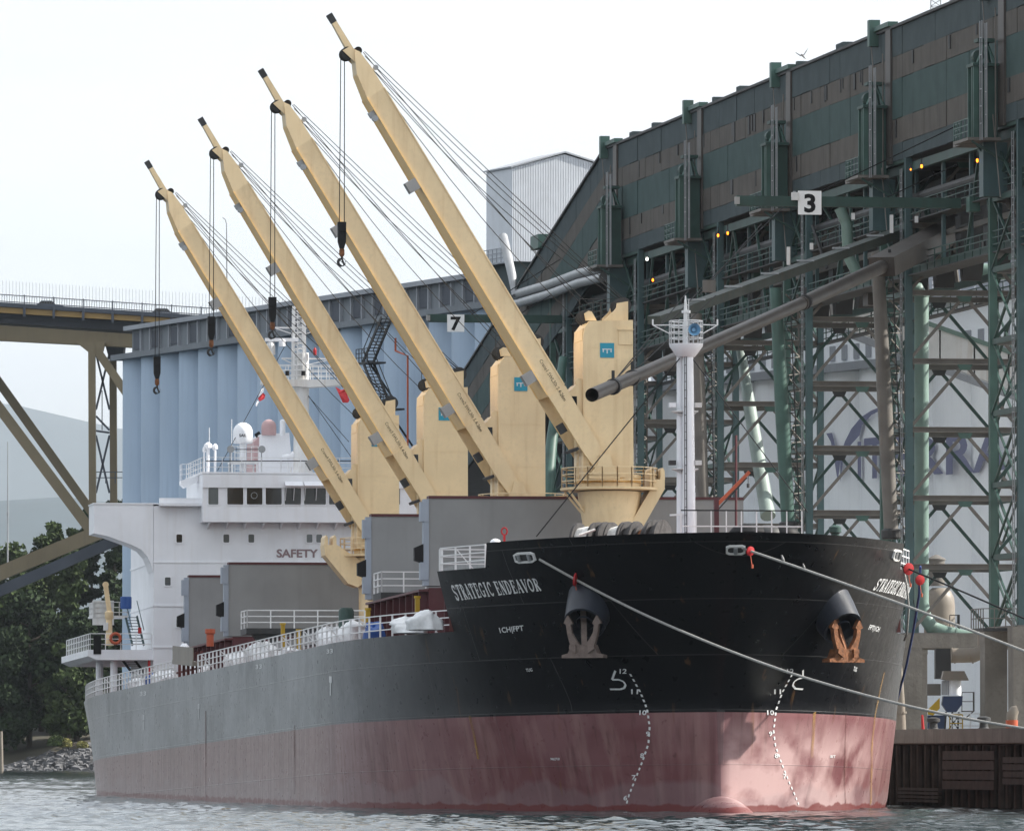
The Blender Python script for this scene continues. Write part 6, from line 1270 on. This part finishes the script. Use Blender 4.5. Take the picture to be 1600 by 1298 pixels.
# ------------------------------------------------------------------ bridge
YB = 1150.0; kB = YB / F
BR = thing('road_bridge', 'olive steel cantilever road bridge crossing behind the silos at left', 'bridge', WF, at(160, 1175, YB))
def bbar(p, q, wpx, m, name='truss_member', dy=0, dep=None): mb = MB(); mb.bar(at(*p, YB + dy), at(*q, YB + dy), dep or wpx * kB, wpx * kB); return mb.build(name, M[m], BR)
Yt = lambda x: 472 + (x) * .066
def strip(y0, y1, m, name, dep=(0, 14)):
    mb = MB(); a, b = -160, 520; P = [at(x, Yt(x) + d, YB + dep[0]) for x, d in ((a, y1), (b, y1 * .85), (b, y0), (a, y0))]; Q = [p + np.array((0, dep[1] - dep[0], 0)) for p in P]; mb.add(P + Q, [(0,1,2,3),(7,6,5,4),(0,4,5,1),(1,5,6,2),(2,6,7,3),(3,7,4,0)]); return mb.build(name, M[m], BR)
strip(0, 7, 'bridgedark', 'kerb_beam', (-.4, .6)); strip(7.5, 17, 'bridgeorange', 'fascia_girder', (0, 1)); strip(4, 12, 'road', 'road_deck', (1.1, 22)); strip(17.5, 34, 'bridgedark', 'floor_truss', (3, 20)); strip(36, 62, 'bridge', 'main_girder', (1.5, 4)); strip(46, 60, 'bridgedark', 'rear_girder', (18, 21))
for k in range(12):
    x = -100 + k * 46; bbar((x, Yt(x) + 2), (x, Yt(x) + 20), 4, 'bridgedark', 'bracket', -.5); bbar((x, Yt(x) - 14), (x, Yt(x)), 1.6, 'bridgedark', 'parapet_post', -.3)
mb = MB()
for x in np.arange(-110, 470, 3.9): mb.bar(at(x, Yt(x) - 12, YB), at(x, Yt(x), YB), .06)
for d in (-12, -1.5): mb.bar(at(-110, Yt(-110) + d, YB), at(470, Yt(470) + d, YB), .12)
mb.build('parapet', M['bridgedark'], BR)
mb = MB()
for x in np.arange(-110, 470, 5.2): mb.bar(at(x, Yt(x) - 34, YB + 1), at(x, Yt(x) - 8, YB + 1), .045)
mb.build('barrier_screen', M['galv'], BR)
for x0, x1, dy in ((138, 149, 0), (171, 182, 16)): bbar(((x0 + x1) / 2, 540), ((x0 + x1) / 2 + 1.5, 842), x1 - x0, 'bridge', 'tower_leg', dy, 1.6)
for a, b in (((150, 552), (171, 640)), ((171, 552), (150, 640)), ((150, 650), (171, 672)), ((150, 680), (171, 770)), ((171, 680), (150, 770))): bbar(a, b, 3.2, 'bridgedark', 'cross_brace', 8)
bbar((150, 673), (171, 676), 3, 'bridgedark', 'cross_brace', 8); bbar((159.5, 610), (159.5, 672), 1.4, 'bridgedark', 'cross_brace', 8)
mb = MB(); P = [at(x, y, YB - .6) for x, y in ((118, 534), (164, 534), (160, 550), (138, 550))]; mb.add(P + [p + np.array((0, 2.5, 0)) for p in P], [(0,1,2,3),(7,6,5,4),(0,4,5,1),(1,5,6,2),(2,6,7,3),(3,7,4,0)]); mb.build('gusset', M['bridge'], BR)
mb = MB(); P = [at(x, y, YB + 9) for x, y in ((163, 534), (194, 534), (192, 556), (170, 560))]; mb.add(P + [p + np.array((0, 6, 0)) for p in P], [(0,1,2,3),(7,6,5,4),(0,4,5,1),(1,5,6,2),(2,6,7,3),(3,7,4,0)]); mb.build('bearing_block', M['bridgedark'], BR)
bbar((152, 548), (215, 640), 13, 'bridge'); bbar((-120, 432), (145, 802), 14, 'bridge', dy=18); bbar((-120, 478), (140, 826), 16, 'bridge', dy=0)
bbar((-120, 945), (168, 826), 22, 'bridge', 'lower_chord'); bbar((-120, 975), (195, 838), 17, 'bridgedark', 'lower_chord', 18); bbar((150, 832), (330, 760), 18, 'bridge', 'lower_chord', 6)
mb = MB(); a, b = at(150, 755, YB + 3), at(195, 755, YB + 3); mb.rail([a, b], 1.6, .12, 1.2, 2); mb.build('inspection_walkway', M['bridgedark'], BR)
lpst = thing('street_lamp', 'tall thin street lamp on the bridge left of the third jib', 'lamp', WF, at(354, 496, YB + 6)); mb = MB(); mb.tube([at(355, 496, YB + 6), at(354, 350, YB + 6)], [.12, .07], 8); mb.build('lamp_post', M['galv'], lpst); mb = MB(); mb.tube([at(354, 350, YB + 6), at(352, 343, YB + 6), at(348, 340, YB + 6)], .07, 8); mb.build('lamp_arm', M['galv'], lpst)
def car(px, lab, m):
    c = at(px, Yt(px) + 9, YB + 4); t = thing('car', lab, 'car', WF, c, 'cars crossing the bridge'); B = lambda x, z: (c[0] + x, c[2] + z)
    mb = MB(); mb.prism([B(*q) for q in ((-2.1, .3), (2.1, .3), (2.15, .7), (1.9, .85), (-2.0, .9), (-2.15, .7))], 1, c[1], c[1] + 1.7); mb.build('body', M[m], t)
    mb = MB(); mb.prism([B(*q) for q in ((-1.7, .9), (1.1, .86), (.5, 1.4), (-1.1, 1.42))], 1, c[1] + .1, c[1] + 1.6); mb.build('cabin', M['glass'], t)
    mb = MB(); mb.prism([B(*q) for q in ((-1.15, 1.4), (.55, 1.38), (.4, 1.47), (-1.0, 1.49))], 1, c[1] + .1, c[1] + 1.6); mb.build('roof', M[m], t)
    for x in (-1.35, 1.35): mb = MB(); mb.lathe([(.32, 0), (.32, .2)], (c[0] + x, c[1] - .05, c[2] + .32), 14, 1); mb.build('wheel', M['black'], t)
car(76, 'dark blue car farther left on the bridge', 'carblue'); car(256, 'silver grey car farther right on the bridge', 'carsilver')
mb = MB(); mb.tube([at(12, 905, 1268), at(12, 690, 1268)], [.14, .06], 7); mb.lathe([(.16, -.3), (.16, .3)], at(12, 803, 1268), 8); single('flagpole', mb, M['galv'], 'tall thin pole among the trees at the left border', 'pole')
mb = MB(); mb.tube([at(2, 1205, 1220), at(1, 1142, 1220)], [.34, .3], 10); single('mooring_pile', mb, M['tan'], 'weathered wooden pile in the water at the left border', 'pile', smooth='edges')

# ------------------------------------------------------------------ trees and shrubs
def tree(px, ytop, ybot, wpx, Y, seed, lab, lm, conic=.5):
    r = np.random.default_rng(seed); base = at(px, ybot, Y); base[2] = max(base[2], 2); top = at(px, ytop, Y)[2]; H = top - base[2]; Wd = wpx * Y / F / 2
    t = thing('tree', lab, 'tree', WF, base, 'trees on the far shore'); mb = MB()
    mb.tube([base + (0, 0, -1), base + (.2, 0, H * .3), base + (0, 0, H * .85)], [.55, .4, .1], 8)
    for k in range(7):
        z = H * (.2 + .1 * k); a = r.random() * 6.28; L = Wd * .75 * (1 - .08 * k); mb.tube([base + (0, 0, z), base + np.array((math.cos(a) * L * .6, math.sin(a) * L * .6, z + L * .25)), base + np.array((math.cos(a) * L, math.sin(a) * L, z + L * .5))], [.2, .12, .04], 6)
    mb.build('trunk', M['bark'], t)
    nC = 44; C = []
    for k in range(nC):
        f_ = r.random() ** .8; z = H * (.08 + .9 * f_); R = Wd * (math.sin(math.pi * min(1, (1 - f_) * (1 - conic * .45) + .02)) ** .6 if f_ > .3 else .75 + f_ * .5) * (1 - conic * f_ * .75); a = r.random() * 6.28; q = math.sqrt(r.random()) ; C.append((math.cos(a) * R * q, math.sin(a) * R * q, z, (.9 + 1.5 * r.random()) * (1.15 - .45 * f_) * Wd / 3.6))
    V = []; n = 9500
    cl = r.integers(0, nC, n); g = r.normal(0, 1, (n, 3)); g /= np.linalg.norm(g, axis=1)[:, None]; g *= (r.random(n) ** .45)[:, None]
    Cn = np.array(C); cen = Cn[cl, :3] + g * Cn[cl, 3:4] * (1, 1, .7); A = r.normal(0, 1, (n, 3)); A /= np.linalg.norm(A, axis=1)[:, None]; B = np.cross(A, r.normal(0, 1, (n, 3))); B /= np.linalg.norm(B, axis=1)[:, None]; s = (.26 + .38 * r.random(n))[:, None]
    vs = np.stack([cen - A * s, cen + B * s * .6, cen + A * s, cen - B * s * .6], 1).reshape(-1, 3) + base - ORG[t]
    me = bpy.data.meshes.new('crown'); me.from_pydata(vs.tolist(), [], np.arange(n * 4).reshape(-1, 4).tolist()); me.materials.append(M[lm]); o = bpy.data.objects.new('crown', me); COL.objects.link(o); o.parent = t; tag(o, kind='stuff')
TR = [(-30, 840, 1170, 120, 1300, 'leaf', .4, 'broad dark tree cut by the left border'), (22, 850, 1165, 110, 1296, 'leaf2', .5, 'dark tree rising above the bridge chord at far left'), (64, 838, 1160, 80, 1304, 'leaf2', .7, 'tree just left of the tallest pair on the far shore'), (84, 812, 1160, 66, 1308, 'leaf2', .8, 'pointed tall tree left of the bridge leg'), (112, 822, 1160, 70, 1300, 'leaf2', .7, 'tree whose top touches the bridge diagonal'), (142, 790, 1160, 70, 1310, 'leaf', .7, 'tall tree directly behind the bridge leg'),
      (178, 778, 1160, 70, 1306, 'leaf', .6, 'tree behind the two bridge tower legs'), (206, 770, 1160, 70, 1312, 'leaf2', .6, 'tree closest to the silos, partly behind them'), (45, 930, 1170, 120, 1288, 'leaf', .2, 'dark bushy tree low on the left of the shore'), (120, 960, 1160, 110, 1286, 'leaf', .2, 'dark bushy tree left of the ship stern'), (168, 930, 1158, 90, 1290, 'leaf', .2, 'dark bushy tree directly behind the ship stern'), (105, 1010, 1150, 80, 1282, 'leaf2', .1, 'small lighter tree above the shore shrubs'), (240, 800, 1160, 80, 1310, 'leaf', .5, 'tree hidden mostly behind the ship bridge wing'), (0, 1000, 1180, 110, 1284, 'leaf', .2, 'low dark tree at the waterside by the left border')]
for i, (x, yt, yb, w_, Y, m, cn, lab) in enumerate(TR): tree(x, yt, yb, w_, Y, 100 + i, lab, m, cn)
for i, (x, y, w_, h, lab, m) in enumerate(((88, 1158, 30, 15, 'pale green shrub on top of the riprap', 'leaf2'), (103, 1160, 22, 12, 'yellowish shrub right of the pale green one', 'leafdry'), (128, 1162, 22, 10, 'small dry shrub beside the ship stern', 'leafdry'), (118, 1163, 14, 8, 'reddish dry grass tuft between the shrubs', 'tan'))):
    c = at(x, y + 6, 1276); r = np.random.default_rng(300 + i); n = 1600; g = r.normal(0, 1, (n, 3)); g /= np.linalg.norm(g, axis=1)[:, None]; g[:, 2] = abs(g[:, 2]); g *= (r.random(n) ** .4)[:, None]; cen = g * np.array((w_ * .05, w_ * .05, h * .11)); A = r.normal(0, 1, (n, 3)); A /= np.linalg.norm(A, axis=1)[:, None]; B = np.cross(A, r.normal(0, 1, (n, 3))); B /= np.linalg.norm(B, axis=1)[:, None]; s = .16
    t = thing('shrub', lab, 'shrub', WF, c, 'shrubs on the shore'); me = bpy.data.meshes.new('foliage'); me.from_pydata(np.stack([cen - A * s, cen + B * s * .6, cen + A * s, cen - B * s * .6], 1).reshape(-1, 3).tolist(), [], np.arange(n * 4).reshape(-1, 4).tolist()); me.materials.append(M[m]); o = bpy.data.objects.new('foliage', me); COL.objects.link(o); o.parent = t; tag(o, kind='stuff')
    mb = MB()
    for k in range(6): a = k; mb.tube([c, c + (math.cos(a) * .5, math.sin(a) * .5, h * .06)], .03, 5)
    mb.build('stem', M['bark'], t)

# ------------------------------------------------------------------ haze
mb = MB(); mb.box(-30000, 30000, -600, 46500, -6, 2080); hz = mb.build('haze', [])
hm = bpy.data.materials.new('haze air'); hm.use_nodes = True; n = hm.node_tree; n.nodes.remove(n.nodes['Principled BSDF']); pv = n.nodes.new('ShaderNodeVolumePrincipled')
pv.inputs['Color'].default_value = (.84, .92, 1.0, 1); pv.inputs['Density'].default_value = 2.5e-5; pv.inputs['Anisotropy'].default_value = .6; n.links.new(pv.outputs[0], n.nodes['Material Output'].inputs['Volume'])
hz.data.materials.append(hm); tag(hz, kind='stuff')
